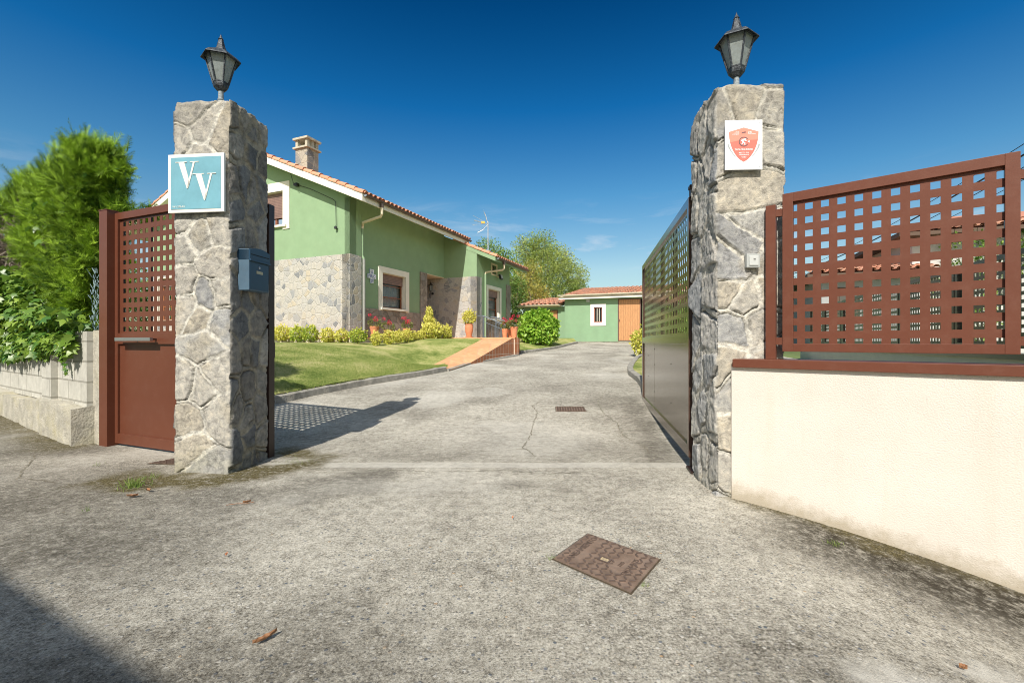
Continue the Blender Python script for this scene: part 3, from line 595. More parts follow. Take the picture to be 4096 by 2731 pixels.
def stone_pillar(name, ang, FL, w, d, z0, z1, seed, side_pal, side_mort, label, side_cell):
    """rectangular rubble pillar: local x along the front face, y going back; front-left corner at FL"""
    rg = np.random.default_rng(seed); H = z1 - z0
    root = thing(name, (FL[0], FL[1], 0), ang, label, 'pillar', 'stone gate pillars')
    step = .0075
    faces = [((0, 0), (1, 0), w, (0, -1), 'F'), ((w, 0), (0, 1), d, (1, 0), 'S'), ((w, d), (-1, 0), w, (0, 1), 'B'), ((0, d), (0, -1), d, (-1, 0), 'S')]
    ring_s = []; ring_face = []
    z = np.linspace(z0, z1, int(H / step))
    allV = []; allC = []
    ncol = 0
    for fi, (o, dr, ln, nr, kd) in enumerate(faces):
        st = step if kd != 'B' else .04
        n = int(ln / st); s = (np.arange(n) + .5) / n * ln
        S, Z = np.meshgrid(s, z, indexing='ij')
        cw, ch = (.25, .25) if kd == 'F' else side_cell if kd == 'S' else (.3, .3)
        nx = max(1, round(ln / cw)); nz = int(H / ch) + 1
        seeds = []
        for j in range(nz + 1):
            k = max(1, nx + (rg.integers(-1, 2) if nx > 1 else 0))
            for i in range(k):
                seeds.append(((i + .5 + rg.uniform(-.3, .3)) * ln / k, z0 + (j + .5 + rg.uniform(-.34, .34)) * ch))
        seeds = np.array(seeds); asp = ch / cw if kd == 'S' else 1.0
        Sw = S + (vnoise(S, Z, 7, seed + fi, 5, .55) - .5) * .06; Zw = Z + (vnoise(S, Z, 7, seed + fi + 50, 5, .55) - .5) * .06
        d2 = (Sw[..., None] - seeds[:, 0]) ** 2 + ((Zw[..., None] - seeds[:, 1]) / asp) ** 2
        idx = np.argpartition(d2, 2, axis=-1)[..., :2]; dd = np.take_along_axis(d2, idx, -1); o2 = np.argsort(dd, -1); idx = np.take_along_axis(idx, o2, -1); dd = np.take_along_axis(dd, o2, -1)
        sc = seeds[idx[..., 0]] - seeds[idx[..., 1]]; sc = np.hypot(sc[..., 0], sc[..., 1] / asp)
        e = (dd[..., 1] - dd[..., 0]) / (2 * sc + 1e-6)
        ns = len(seeds); base = rg.uniform(.003, .013, ns) * (1.15 if kd == 'S' else .8); gx = rg.normal(0, .03 if kd == 'F' else .07, ns); gzz = rg.normal(0, .025, ns)
        c0 = idx[..., 0]
        rel = seeds[c0]
        pl = base[c0] + gx[c0] * (S - rel[..., 0]) + gzz[c0] * (Z - rel[..., 1])
        mwid = rg.uniform(.004, .022, ns)[c0] + .030 * vnoise(S, Z, 5, seed + 90 + fi, 3) ** 1.5
        edge = sstep(mwid * .5, mwid * .5 + .004 + .006 * vnoise(S, Z, 8, seed + 91, 2), e)
        rough = (vnoise(S, Z, 16, seed + 7, 5, .62) - .5) * (.013 if kd == 'F' else .018)
        if kd == 'S': rough = rough + (vnoise(S * 2.2, Z * .9, 15, seed + 8, 4, .65) - .5) * .012
        hmort = -.001 + (vnoise(S, Z, 40, seed + 9, 4, .8) - .5) * .016
        hgt = hmort * (1 - edge) + (np.maximum(pl, 0) + rough) * edge
        gap = sstep(.007, .0, np.abs(e - mwid * .55)) * sstep(.46, .62, vnoise(S, Z, 5, seed + 31, 2)); hgt -= gap * .020
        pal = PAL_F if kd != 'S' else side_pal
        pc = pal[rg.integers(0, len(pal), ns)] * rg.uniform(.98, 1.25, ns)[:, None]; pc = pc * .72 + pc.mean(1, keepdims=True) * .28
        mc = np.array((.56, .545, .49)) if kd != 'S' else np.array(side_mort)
        mcol = mc * (.82 + .36 * vnoise(S, Z, 30, seed + 2, 3))[..., None]
        C = mcol * (1 - edge[..., None]) + (pc[c0] * (.86 + .28 * vnoise(S, Z, 7, seed + 6, 3))[..., None]) * edge[..., None]
        C = C * (1 - .45 * gap[..., None])
        vein = sstep(.012, .0, np.abs(vnoise(S, Z, 5, seed + 101, 4, .6) - .5)) * edge; hgt -= vein * .005; C = C * (1 - .3 * vein[..., None])
        oc = sstep(.60, .78, vnoise(S, Z, 4, seed + 77, 3))[..., None] * edge[..., None] * (.5 if kd != 'S' else .15); C = C * (1 - oc * .55) + np.array((.42, .35, .22)) * oc * .55
        lowg = sstep(.35, .0, Z - z0 + (vnoise(S, Z, 6, seed + 3, 3) - .5) * .5)[..., None] * .45; C = C * (1 - lowg) + np.array((.20, .20, .12)) * lowg
        topd = sstep(.35, .0, z1 - Z + (vnoise(S, Z, 5, seed + 4, 3) - .5) * .4)[..., None] * .35; C = C * (1 - topd) + np.array((.22, .20, .16)) * topd
        inset = sstep(0, .02, s) * sstep(0, .02, ln - s); cn_ = (1 - inset)[:, None] * .006
        X = o[0] + dr[0] * S + nr[0] * (hgt - cn_); Y = o[1] + dr[1] * S + nr[1] * (hgt - cn_)
        X = X + (vnoise(Z, Z * 0 + fi, 3.5, seed, 3) - .5) * .02 * (nr[0] != 0); Y = Y + (vnoise(Z, Z * 0, 3, seed + 1, 3) - .5) * .012 * (nr[1] != 0)
        taper = sstep(.03, 0, z1 - Z) * .02
        X = X + (w / 2 - X) * taper; Y = Y + (d / 2 - Y) * taper
        Zt = Z - .0 + sstep(.05, 0, z1 - Z) * (vnoise(S + fi * 3, S, 7, seed + 5, 3) - .5) * .035
        allV.append(np.stack([X, Y, Zt], -1)); allC.append(C); ncol += n
    V = np.concatenate(allV, 0); C = np.concatenate(allC, 0); nz_ = len(z); I = np.arange(ncol * nz_).reshape(ncol, nz_)
    J = np.roll(I, -1, axis=0)
    F = np.stack([I[:, :-1], J[:, :-1], J[:, 1:], I[:, 1:]], -1).reshape(-1, 4)
    Vf = V.reshape(-1, 3); Cf = C.reshape(-1, 3)
    # top: rings shrinking to the middle
    top = V[:, -1]; cen = np.array([w / 2, d / 2, z1 - .0]); rings = [I[:, -1]]; nb = len(Vf)
    for q in (.12, .3, .55, .8):
        p = top * (1 - q) + cen * q; p[:, 2] = z1 + (vnoise(p[:, 0], p[:, 1], 9, seed + 60, 3) - .5) * .02 - .004
        Vf = np.concatenate([Vf, p]); Cf = np.concatenate([Cf, np.tile((.30, .28, .23), (ncol, 1)) * rg.uniform(.8, 1.2, (ncol, 1))]); rings.append(np.arange(nb, nb + ncol)); nb += ncol
    for a, b in zip(rings[:-1], rings[1:]): F = np.concatenate([F, np.stack([a, np.roll(a, -1), np.roll(b, -1), b], -1)])
    Vf = np.concatenate([Vf, cen[None]]); Cf = np.concatenate([Cf, [(.3, .28, .23)]]); tri = np.stack([rings[-1], np.roll(rings[-1], -1), np.full(ncol, nb)], -1)
    mesh_np('stonework', Vf, [F, tri], M_pillar, root, {'col': Cf}, smooth=True)
    return root
AL = math.atan2(-.05, .475); AR = math.atan2(-.02, .445)
PLX, PRX = (-2.715, 3.665), (1.409, 3.126)
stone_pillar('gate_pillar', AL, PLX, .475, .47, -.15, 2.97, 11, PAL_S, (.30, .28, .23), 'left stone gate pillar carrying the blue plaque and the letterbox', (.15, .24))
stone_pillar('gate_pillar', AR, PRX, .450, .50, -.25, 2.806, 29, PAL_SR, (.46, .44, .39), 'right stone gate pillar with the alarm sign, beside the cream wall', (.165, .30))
def PL(x, y): c, s = math.cos(AL), math.sin(AL); return (PLX[0] + c * x - s * y, PLX[1] + s * x + c * y)
def PR(x, y): c, s = math.cos(AR), math.sin(AR); return (PRX[0] + c * x - s * y, PRX[1] + s * x + c * y)

# ---------------------------------------------------------------- lanterns
def lantern(loc, rot, label):
    root = thing('lantern', loc, rot, label, 'lamp', 'lanterns on the gate pillars'); root.scale = (.88, .88, .98)
    MB().lathe([(0, -.02), (.055, -.02), (.055, .012), (.034, .02), (.030, .06), (.024, .11), (.030, .12), (.024, .13), (.022, .20), (.0, .20)], 18).build('stem', M_lampstem, root, smooth=False)
    MB().lathe([(0, .195), (.035, .198), (.062, .225), (.070, .248), (.066, .262), (0, .262)], 6).build('base_plate', M_lampm, root)
    RB, RT, ZB, ZT = .064, .135, .262, .48
    gl = MB(); fr = MB()
    for k in range(6):
        a, b = k * math.pi / 3, (k + 1) * math.pi / 3
        p = lambda r, z, q: Vector((r * math.cos(q), r * math.sin(q), z))
        gl.poly([p(RB - .004, ZB, a), p(RB - .004, ZB, b), p(RT - .004, ZT, b), p(RT - .004, ZT, a)])
        fr.tube([p(RB, ZB - .008, a), p(RT, ZT + .005, a)], .0085, 6)
        fr.tube([p(RB, ZB, a), p(RB, ZB, b)], .008, 6); fr.tube([p(RT, ZT, a), p(RT, ZT, b)], .010, 6)
    gl.build('glass', M_glassmilk, root); fr.build('frame', M_lampm, root)
    MB().lathe([(.0, .30), (.022, .30), (.03, .35), (.02, .40), (0, .41)], 10).build('bulb', mat('lamp bulb', (.7, .6, .42), .4), root, smooth=True)
    roof = MB().lathe([(.145, .475), (.172, .462), (.168, .472), (.135, .50), (.085, .525), (.052, .545), (.038, .575), (.028, .615), (.021, .635), (.026, .640), (.019, .646), (.008, .668), (0, .69)], 6)
    roof.build('roof', M_lampm, root)
    return root
lantern((*PL(.24, .20), 2.965), R(18), 'grey hexagonal lantern on top of the left pillar with the blue plaque')
lantern((*PR(.235, .24), 2.80), R(33), 'grey hexagonal lantern on top of the right pillar with the alarm sign')

# ---------------------------------------------------------------- text helper
def text_mesh(txt, size, ext=.0008, align='CENTER', spacing=1.0, bold=0):
    c = bpy.data.curves.new('lettering', 'FONT'); c.body = txt; c.size = size; c.extrude = ext; c.align_x = align; c.space_character = spacing; c.offset = bold; c.resolution_u = 3
    o = bpy.data.objects.new('tmp', c); COL.objects.link(o); bpy.context.view_layer.update()
    me = bpy.data.meshes.new_from_object(o.evaluated_get(bpy.context.evaluated_depsgraph_get())); bpy.data.objects.remove(o); bpy.data.curves.remove(c); return me
def text_obj(name, txt, size, m, parent, loc, rot=(R(90), 0, 0), sx=1, **kw):
    me = text_mesh(txt, size, **kw); me.name = name; me.materials.clear(); me.materials.append(m)
    o = bpy.data.objects.new(name, me); COL.objects.link(o); o.parent = parent; o.location = loc; o.rotation_euler = rot; o.scale = (sx, 1, 1); return o
# blue plaque with two Vs
M_plq_w = mat('white enamel', (.78, .77, .71), .3, noise=.03)
M_plq_b = mat('sky blue enamel', (.17, .38, .46), .35, noise=.12, nscale=5)
pq = thing('plaque', (*PL(-.012, -.045), 2.068), AL, 'square sky blue plaque with two white letters V on the left pillar', 'plaque')
MB().box((0, -.006, 0), (.478, .012, .462)).build('backing', M_plq_w, pq, bevel=.002)
MB().box((.026, -.0085, .026), (.452, -.005, .436)).build('blue_field', M_plq_b, pq)
def vee(x, ztop, s):
    mb = MB(); y0, y1 = -.0125, -.0088
    def P2(pts): mb.prism([(x + a * s, y1, ztop - b * s) for a, b in pts], (0, y0 - y1, 0))
    P2([(.13, .02), (.36, .02), (.585, .78), (.50, 1.0), (.47, 1.0)])      # thick stroke
    P2([(.715, .02), (.79, .02), (.535, .93), (.50, 1.0), (.49, .90)])      # thin stroke
    P2([(0, 0), (.46, 0), (.46, .026), (0, .026)]); P2([(.59, 0), (.94, 0), (.94, .026), (.59, .026)])
    mb.build('letter', M_plq_w, pq)
vee(.068, .400, .212); vee(.215, .303, .212)
text_obj('lettering', 'VV-1275-AS', .021, M_plq_w, pq, (.042, -.0095, .040), align='LEFT')
# alarm sign
sg = thing('alarm_sign', (*PR(.035, -.040), 2.210), AR, 'white alarm company sign with a red shield on the right pillar', 'sign')
M_sw = mat('white plastic plate', (.80, .81, .82), .3); M_red = mat('coral red print', (.72, .17, .13), .4); M_red2 = mat('light coral print', (.78, .26, .19), .4); M_sgrey = mat('grey print', (.33, .36, .38), .4); M_dk = mat('dark grey brown print', (.16, .09, .09), .4)
MB().box((0, -.003, 0), (.248, .004, .335)).build('panel', M_sw, sg, bevel=.0015)
def flat(name, pts, y, m): 
    mb = MB(); mb.prism([(a, y, b) for a, b in pts], (0, -.0006, 0)); return mb.build(name, m, sg)
cx0 = .124
def shield(k, top, bot, shw):
    L_ = []; 
    for i in range(13):
        t = i / 12; z = top - .028 - (top - .028 - bot) * t; ww = shw * (1 - t ** 2.1) ** .72 if t < 1 else 0; L_.append((ww, z))
    pts = [(cx0, top)] + [(cx0 + a, z) for a, z in L_] + [(cx0 - a, z) for a, z in L_[-2::-1]]
    return pts
flat('shield', shield(0, .284, .052, .098), -.0032, M_red)
flat('shield_highlight', [(cx0, .2825), (cx0 + .096, .256), (cx0 + .096, .20), (cx0 + .04, .198), (cx0 - .02, .199), (cx0 - .09, .184), (cx0 - .096, .22), (cx0 - .096, .256)], -.0039, M_red2)
for sgn in (-1, 1):
    P_ = []
    for i in range(8):
        t = i / 7; P_.append((cx0 + sgn * (.108 - .052 * t ** 1.5), .172 - .085 * t))
    flat('grey_band', P_ + [(a - sgn * .011 * (1 - .6 * i / 7), b) for i, (a, b) in enumerate(P_)][::-1], -.0032, M_sgrey)
ringp = [(cx0 + .033 * math.cos(a), .188 + .033 * math.sin(a)) for a in np.linspace(R(30), R(330), 26)]; ringq = [(cx0 + .0265 * math.cos(a), .188 + .0265 * math.sin(a)) for a in np.linspace(R(30), R(330), 26)][::-1]
mb = MB()
for i in range(25): mb.prism([(ringp[i][0], -.0046, ringp[i][1]), (ringp[i + 1][0], -.0046, ringp[i + 1][1]), (ringq[24 - i][0], -.0046, ringq[24 - i][1]), (ringq[25 - i][0], -.0046, ringq[25 - i][1])], (0, -.0006, 0))
mb.build('ring', M_dk, sg)
# walking figure pictogram and beam
for pts in ([(cx0 - .004, .193), (cx0 + .012, .200), (cx0 + .016, .205), (cx0 + .010, .209), (cx0 - .006, .205), (cx0 - .013, .196), (cx0 - .010, .184), (cx0 + .002, .183)],
            [(cx0 - .008, .186), (cx0 + .004, .184), (cx0 + .010, .180), (cx0 + .008, .168), (cx0 + .012, .166), (cx0 + .003, .166), (cx0 + .004, .176), (cx0 - .004, .178), (cx0 - .008, .172), (cx0 - .018, .168), (cx0 - .017, .172), (cx0 - .010, .178)],
            [(cx0 + .004, .192), (cx0 + .022, .189), (cx0 + .022, .192), (cx0 + .006, .197)], [(cx0 + .024, .188), (cx0 + .037, .197), (cx0 + .037, .179)], [(cx0 - .010, .204), (cx0 - .020, .194), (cx0 - .018, .190), (cx0 - .006, .200)]):
    flat('pictogram', pts, -.0054, M_sw)
flat('pictogram', [(cx0 - .014, .252), (cx0 + .013, .257), (cx0 + .013, .248), (cx0 - .014, .244)], -.0046, M_dk)
for txt, sz, x, z, al, sxx in (('TAPIA SEGURIDAD', .0165, cx0, .130, 'CENTER', .86), ('985 732 710', .0140, cx0, .108, 'CENTER', .95), ('TAPIASEGURIDAD.ES', .0080, cx0, .0965, 'CENTER', .9), ('Homologacion', .0058, cx0, .0865, 'CENTER', 1), ('DGP 2321', .0058, cx0, .0795, 'CENTER', 1),
                              ('24h', .0175, cx0 + .028, .246, 'LEFT', .95), ('central receptora', .0070, cx0 + .028, .238, 'LEFT', 1), ('Alarmas', .0070, cx0 - .031, .252, 'RIGHT', 1), ('conectadas', .0070, cx0 - .031, .2445, 'RIGHT', 1), ('y videovigilancia', .0070, cx0 - .031, .237, 'RIGHT', 1)):
    text_obj('lettering', txt, sz, M_sw, sg, (x, -.0047, z), align=al, sx=sxx, ext=.0003, bold=.0002)
for x in (.018, .230):
    for z in (.018, .316): MB().lathe([(.003, 0), (.003, .002), (0, .0022)], 8).build('screw', M_steel, sg, loc=(x, -.003, z)).rotation_euler = (R(90), 0, 0)
# door bell
db = thing('doorbell', (*PR(.178, -.028), 1.548), AR, 'small grey plastic doorbell push on the right pillar', 'doorbell')
M_bell = mat('pale grey plastic', (.36, .38, .37), .5); M_bell2 = mat('light grey plastic', (.48, .50, .49), .4)
MB().box((0, -.018, 0), (.090, .02, .094)).build('housing', M_bell, db, bevel=.006)
MB().box((.015, -.024, .014), (.077, -.016, .080)).build('button', M_bell2, db, bevel=.004)
for z in (.048, .058): MB().box((.042, -.0252, z - .0015), (.056, -.0238, z + .0015)).build('symbol', M_dark, db)
# letterbox on the inner side of the left pillar
lx, ly = PL(.475 + .012, .075)
lb = thing('letterbox', (lx, ly, 1.467), AL + R(90), 'dark blue metal letterbox on the side of the left pillar', 'letterbox')
M_lb = mat('petrol blue enamel', (.020, .055, .10), .3, noise=.06, spec=.4); M_lb2 = mat('dull blue grey enamel', (.07, .125, .18), .45, noise=.12, nscale=8, dirt=.3, dirtcol=(.12, .15, .18), dscale=20)
# local: x along the pillar side (going back), y=-out
D_, W_, H_ = .098, .25, .335
MB().box((0, -D_, 0), (W_, 0, H_)).build('body', M_lb2, lb, bevel=.003)
MB().box((.006, -D_ - .004, .008), (W_ - .006, -D_ + .001, .232)).build('door', M_lb, lb, bevel=.002)
fl = MB(); arc = [(x, H_ - .006 + .022 * (1 - ((x - W_ / 2) / (W_ / 2)) ** 2)) for x in np.linspace(0, W_, 9)]
fl.prism([(0, -D_ - .010, .245)] + [(W_, -D_ - .010, .245)] + [(x, -D_ - .010, z) for x, z in arc[::-1]], (0, .112, 0)); fl.build('lid', M_lb, lb)
MB().box((-.004, -D_ - .020, .236), (W_ + .004, -D_ - .004, .250)).build('flap', M_lb, lb, bevel=.002)
MB().box((.010, -D_ - .0125, .288), (W_ - .01, -D_ - .009, .294)).build('slot', M_dark, lb)
MB().box((.085, -D_ - .006, .142), (.165, -D_ - .003, .166)).build('name_plate', mat('brass name plate', (.45, .40, .27), .4, metal=.4), lb)
k_ = MB().lathe([(0, 0), (.012, 0), (.012, .004), (.008, .006), (0, .006)], 14).build('lock', M_steel, lb, loc=(.12, -D_ - .003, .196)); k_.rotation_euler = (R(90), 0, 0)

# ---------------------------------------------------------------- gates and fences
def perforated(W, zlo, zhi, x0, pitx, nx, z0, pitz, nz, hole, skip=None):
    rects = [(x0 + i * pitx - hole / 2, x0 + i * pitx + hole / 2, z0 + j * pitz - hole / 2, z0 + j * pitz + hole / 2) for i in range(nx) for j in range(nz)]
    X = sorted({0, W, *[r[0] for r in rects], *[r[1] for r in rects]}); Z = sorted({zlo, zhi, *[r[2] for r in rects], *[r[3] for r in rects]})
    xin = lambda c: any(abs(c - (x0 + i * pitx)) < hole / 2 for i in range(nx)); zin = lambda c: any(abs(c - (z0 + j * pitz)) < hole / 2 for j in range(nz))
    XI = [xin((X[i] + X[i + 1]) / 2) for i in range(len(X) - 1)]; ZI = [zin((Z[i] + Z[i + 1]) / 2) for i in range(len(Z) - 1)]
    return X, Z, (lambda i, j: not (XI[i] and ZI[j]))
# pedestrian gate
pa = math.atan2(-.378, .926)
pg = thing('pedestrian_gate', (-4.019, 4.604, 0), pa, 'narrow brown steel door with square holes and a steel pull bar, left of the pillar', 'gate')
WP = 1.46
X, Z, S = perforated(WP - .05, 1.10, 2.285, .093, .0892, 15, 1.174, .0960, 12, .046)
mb = MB(); plate(mb, (.03, .022, 0), (1, 0, 0), (0, -1, 0), X, Z, S, .004); mb.build('perforated_panel', M_brown, pg)
MB().box((.03, .022, .12), (WP - .02, .026, 1.03)).build('lower_panel', M_brown, pg)
fr = MB(); fr.box((0, 0, .024), (.048, .045, 2.345)); fr.box((WP - .05, 0, .024), (WP, .045, 2.345)); fr.box((.0485, 0, 2.275), (WP - .0505, .045, 2.345)); fr.box((.0485, 0, .024), (WP - .0505, .045, .125)); fr.box((.0485, 0, 1.025), (WP - .0505, .045, 1.133)); fr.build('frame', M_brown, pg, bevel=.002)
for x in (.052, .495): MB().box((x, .027, .1255), (x + .04, .0465, 2.274)).build('rear_upright', M_darkback, pg)
h_ = MB(); h_.box((.145, -.075, 1.055), (.70, -.048, 1.088)); h_.build('pull_bar', M_steel, pg, bevel=.001)
for x in (.37, .655): MB().box((x, -.047, 1.064), (x + .018, 0, 1.078)).build('bar_bracket', M_darkback, pg)
for z in (.40, .88): MB().lathe([(0, 0), (.009, 0), (.009, .006), (0, .010)], 10).build('bolt', M_steel, pg, loc=(-.006, .03, z)).rotation_euler = (0, R(-90), 0)
gp = thing('gate_post', (-4.044, 4.543, 0), pa, 'brown square steel post at the hinge side of the pedestrian gate', 'post')
MB().box((-.135, 0, -.1), (0, .10, 2.365)).build('shaft', M_brown, gp, bevel=.002)
MB().box((-.139, -.004, 2.365), (.004, .104, 2.373)).build('cap', M_brown, gp)
# jamb behind the left pillar
jb = thing('gate_jamb', (*PL(.475 - .11, .475), 0), AL, 'dark brown upright steel gate stop behind the left pillar', 'post')
MB().box((.02, .01, -.05), (.115, .09, 2.29)).build('shaft', M_darkback, jb, bevel=.002)
MB().box((.05, .092, .9), (.10, .12, 1.04)).build('lock_keeper', M_darkback, jb)
# big driveway gate, open, behind the right pillar
ga = math.atan2(3.47, .607); GL = 3.50
gg = thing('driveway_gate', (1.486, 3.75, 0), ga, 'long glossy brown steel driveway gate swung open behind the right pillar', 'gate')
# local x along leaf, +y = left side as seen (towards the opening)
X, Z, S = perforated(GL - .08, 1.10, 2.175, .06, .0885, 38, 1.153, .0870, 12, .048)
mb = MB(); plate(mb, (.04, .012, 0), (1, 0, 0), (0, 1, 0), X, Z, S, .004); mb.build('perforated_panel', M_gate, gg)
lp = MB(); lp.box((.05, .008, .17), (2.20, .012, 1.05)); lp.box((2.204, .008, .17), (GL - .05, .0125, 1.05)); lp.build('lower_panel', M_gate, gg)
fr = MB(); fr.box((0, -.03, .095), (.06, .03, 2.24)); fr.box((GL - .06, -.03, .095), (GL, .03, 2.24)); fr.box((.0605, -.03, 2.165), (GL - .0605, .03, 2.24)); fr.box((.0605, -.03, .095), (GL - .0605, .03, .19)); fr.box((.0605, -.03, 1.025), (GL - .0605, .03, 1.108)); fr.build('frame', M_gate, gg, bevel=.002)
for x in (.82, 1.66, 2.36, 2.95):
    MB().box((x, -.029, .1905), (x + .05, .0075, 2.1645)).build('rear_upright', M_darkback, gg)
for x, zz in ((.95, .42), (.95, .82), (2.20, .40), (2.20, .75), (2.20, .95), (2.85, .55), (2.85, .85)): MB().lathe([(0, 0), (.006, 0), (.006, .003), (0, .004)], 8).build('rivet', M_dark, gg, loc=(x, .0125, zz)).rotation_euler = (R(-90), 0, 0)
hg = MB(); hg.box((-.05, -.02, 2.24), (.03, .02, 2.30)); hg.box((-.055, -.06, 2.30), (.02, .03, 2.325)); hg.build('top_hinge', M_darkback, gg)
hg = MB(); hg.tube([(.0, 0, .0), (.0, 0, .095)], .022, 12); hg.box((-.16, -.035, .004), (.02, .045, .022)); hg.build('floor_pivot', M_darkback, gg)
# right-hand front wall with cap
def wall_foot(m):
    t = m.node_tree; L = t.links; b = t.nodes['Principled BSDF']; src = b.inputs['Base Color'].links[0].from_socket
    tcn = N(t, 'ShaderNodeTexCoord'); sp = N(t, 'ShaderNodeSeparateXYZ'); L.new(tcn.outputs['Object'], sp.inputs[0])
    a = N(t, 'ShaderNodeMath', operation='MULTIPLY_ADD', i_1=.145); L.new(sp.outputs[0], a.inputs[0]); L.new(sp.outputs[2], a.inputs[2])
    n = N(t, 'ShaderNodeTexNoise', i_Scale=9.0, i_Detail=8.0, i_Roughness=.8); L.new(tcn.outputs['Object'], n.inputs['Vector'])
    c = N(t, 'ShaderNodeMath', operation='MULTIPLY_ADD', i_1=-.30); L.new(n.outputs[0], c.inputs[0]); L.new(a.outputs[0], c.inputs[2])
    mr = N(t, 'ShaderNodeMapRange', i_1=-.13, i_2=-.02, i_3=.65, i_4=0.0); L.new(c.outputs[0], mr.inputs[0])
    mm = N(t, 'ShaderNodeMix', data_type='RGBA'); L.new(mr.outputs[0], mm.inputs[0]); L.new(src, mm.inputs[6]); mm.inputs[7].default_value = (.30, .25, .16, 1)
    mp = N(t, 'ShaderNodeMapping'); mp.inputs['Scale'].default_value = (7, 7, .5); L.new(tcn.outputs['Object'], mp.inputs[0]); n2 = N(t, 'ShaderNodeTexNoise', i_Scale=1.0, i_Detail=6.0, i_Roughness=.7); L.new(mp.outputs[0], n2.inputs['Vector'])
    m2 = N(t, 'ShaderNodeMapRange', i_1=.5, i_2=.8, i_3=0.0, i_4=.22); L.new(n2.outputs[0], m2.inputs[0])
    m3 = N(t, 'ShaderNodeMix', data_type='RGBA'); L.new(m2.outputs[0], m3.inputs[0]); L.new(mm.outputs[2], m3.inputs[6]); m3.inputs[7].default_value = (.50, .42, .30, 1); L.new(m3.outputs[2], b.inputs['Base Color'])
M_frontwall = painted('rough cream render of the front wall', (.65, .605, .545), .35, 130, .06); wall_foot(M_frontwall)
wa = math.atan2(WRD[1], WRD[0]); WLen = 2.55
rw = thing('garden_wall', (WR0[0], WR0[1], 0), wa, 'rough cream rendered wall with a brown cap, right of the pillar', 'wall')
mb = MB(); nseg = 60
WRz = [gz(*(WR0 + WRD * (WLen * i / nseg))) for i in range(nseg + 1)]
mb.box((-.0, 0, -.9), (WLen, .22, .8775)); mb.build('rendered_wall', M_frontwall, rw)
MB().box((.012, -.025, .8765), (WLen + .02, .25, .932)).build('wall_cap', M_brown_fence, rw, bevel=.003)
# wall cap fence panel
FR0 = np.array([1.71, 3.07]); fa = wa
rf = thing('fence_panel', (FR0[0], FR0[1], 0), fa, 'brown steel fence panel with square holes above the cream wall', 'fence')
x0p = .099; PW = 1.06
X, Z, S = perforated(PW - .07, 1.03, 1.965, .0255, .0852, 12, 1.048, .0873, 11, .0415)
mb = MB(); plate(mb, (x0p + .035, .018, 0), (1, 0, 0), (0, -1, 0), X, Z, S, .004); mb.build('perforated_panel', M_brown_fence, rf)
fr = MB(); a, b = x0p, x0p + PW; fr.box((a, 0, .984), (a + .060, .04, 2.022)); fr.box((b - .055, 0, .984), (b, .04, 2.022)); fr.box((a + .0605, 0, 1.962), (b - .0555, .04, 2.022)); fr.box((a + .0605, 0, .984), (b - .0555, .04, 1.036)); fr.build('frame', M_brown_fence, rf, bevel=.002)
for zc in (1.052, 1.905):
    MB().box((.060, .008, zc - .024), (a - .0005, .034, zc + .024)).build('bracket', M_brown_fence, rf)
    MB().box((b + .0005, .008, zc - .024), (b + .05, .034, zc + .024)).build('bracket', M_brown_fence, rf)
MB().box((0, 0, .932), (.0595, .045, 1.962)).build('post', M_brown_fence, rf, bevel=.002)
MB().box((b + .0505, 0, .932), (b + .11, .045, 1.962)).build('post', M_brown_fence, rf, bevel=.002)
x2 = b + .16
X, Z, S = perforated(PW - .07, 1.03, 1.965, .06, .0852, 11, 1.048, .0873, 11, .0415)
rf2 = thing('fence_panel', (*(FR0 + WRD * x2), 0), fa, 'edge of the next brown fence panel at the right border of the photo', 'fence')
mb = MB(); plate(mb, (.035, .018, 0), (1, 0, 0), (0, -1, 0), X, Z, S, .004); mb.build('perforated_panel', M_brown_fence, rf2)
fr = MB(); fr.box((0, 0, .984), (.06, .04, 2.022)); fr.box((PW - .06, 0, .984), (PW, .04, 2.022)); fr.box((.0605, 0, 1.962), (PW - .0605, .04, 2.022)); fr.box((.0605, 0, .984), (PW - .0605, .04, 1.036)); fr.build('frame', M_brown_fence, rf2)
# side boundary wall and fence going back along the right
sa = HROT; SB0 = (3.70, 1.05)
sw = thing('boundary_wall', (SB0[0], SB0[1], 0), sa, 'pale grey green boundary wall running back behind the fence panel', 'wall')
M_pale = painted('pale grey green render', (.50, .52, .43), .4)
MB().box((-.2, -.2, -.8), (15, 0, .86)).build('rendered_wall', M_pale, sw)
MB().box((-.2, -.23, .86), (15, .03, .925)).build('wall_cap', mat('dark slate cap', (.07, .08, .09), .3, coat=.3), sw)
nP = 8
pan = None
def side_panel(i):
    r = thing('fence_panel', (SB0[0] + uu[0] * (.35 + i * 1.72), SB0[1] + uu[1] * (.35 + i * 1.72), 0), sa, None, 'fence', 'fence panels along the right boundary')
    X, Z, S = perforated(1.5, 1.03, 1.965, .06, .0885, 16, 1.08, .0870, 11, .046)
    mb = MB(); plate(mb, (.04, -.10, 0), (1, 0, 0), (0, 1, 0), X, Z, S, .004); mb.build('perforated_panel', M_fenceb, r)
    fr = MB(); fr.box((0, -.12, .975), (.06, -.07, 2.02)); fr.box((1.52, -.12, .975), (1.58, -.07, 2.02)); fr.box((.0605, -.12, 1.962), (1.5195, -.07, 2.02)); fr.box((.0605, -.12, .975), (1.5195, -.07, 1.036)); fr.build('frame', M_fenceb, r)
    MB().box((-.11, -.12, .925), (-.05, -.07, 2.0)).build('post', M_fenceb, r)
    return r
ords = ['nearest', 'second', 'third', 'fourth', 'fifth', 'sixth', 'seventh', 'farthest']
for i in range(nP): side_panel(i)['label'] = 'dark olive perforated panel on the side boundary wall, %s from the street' % ords[i]

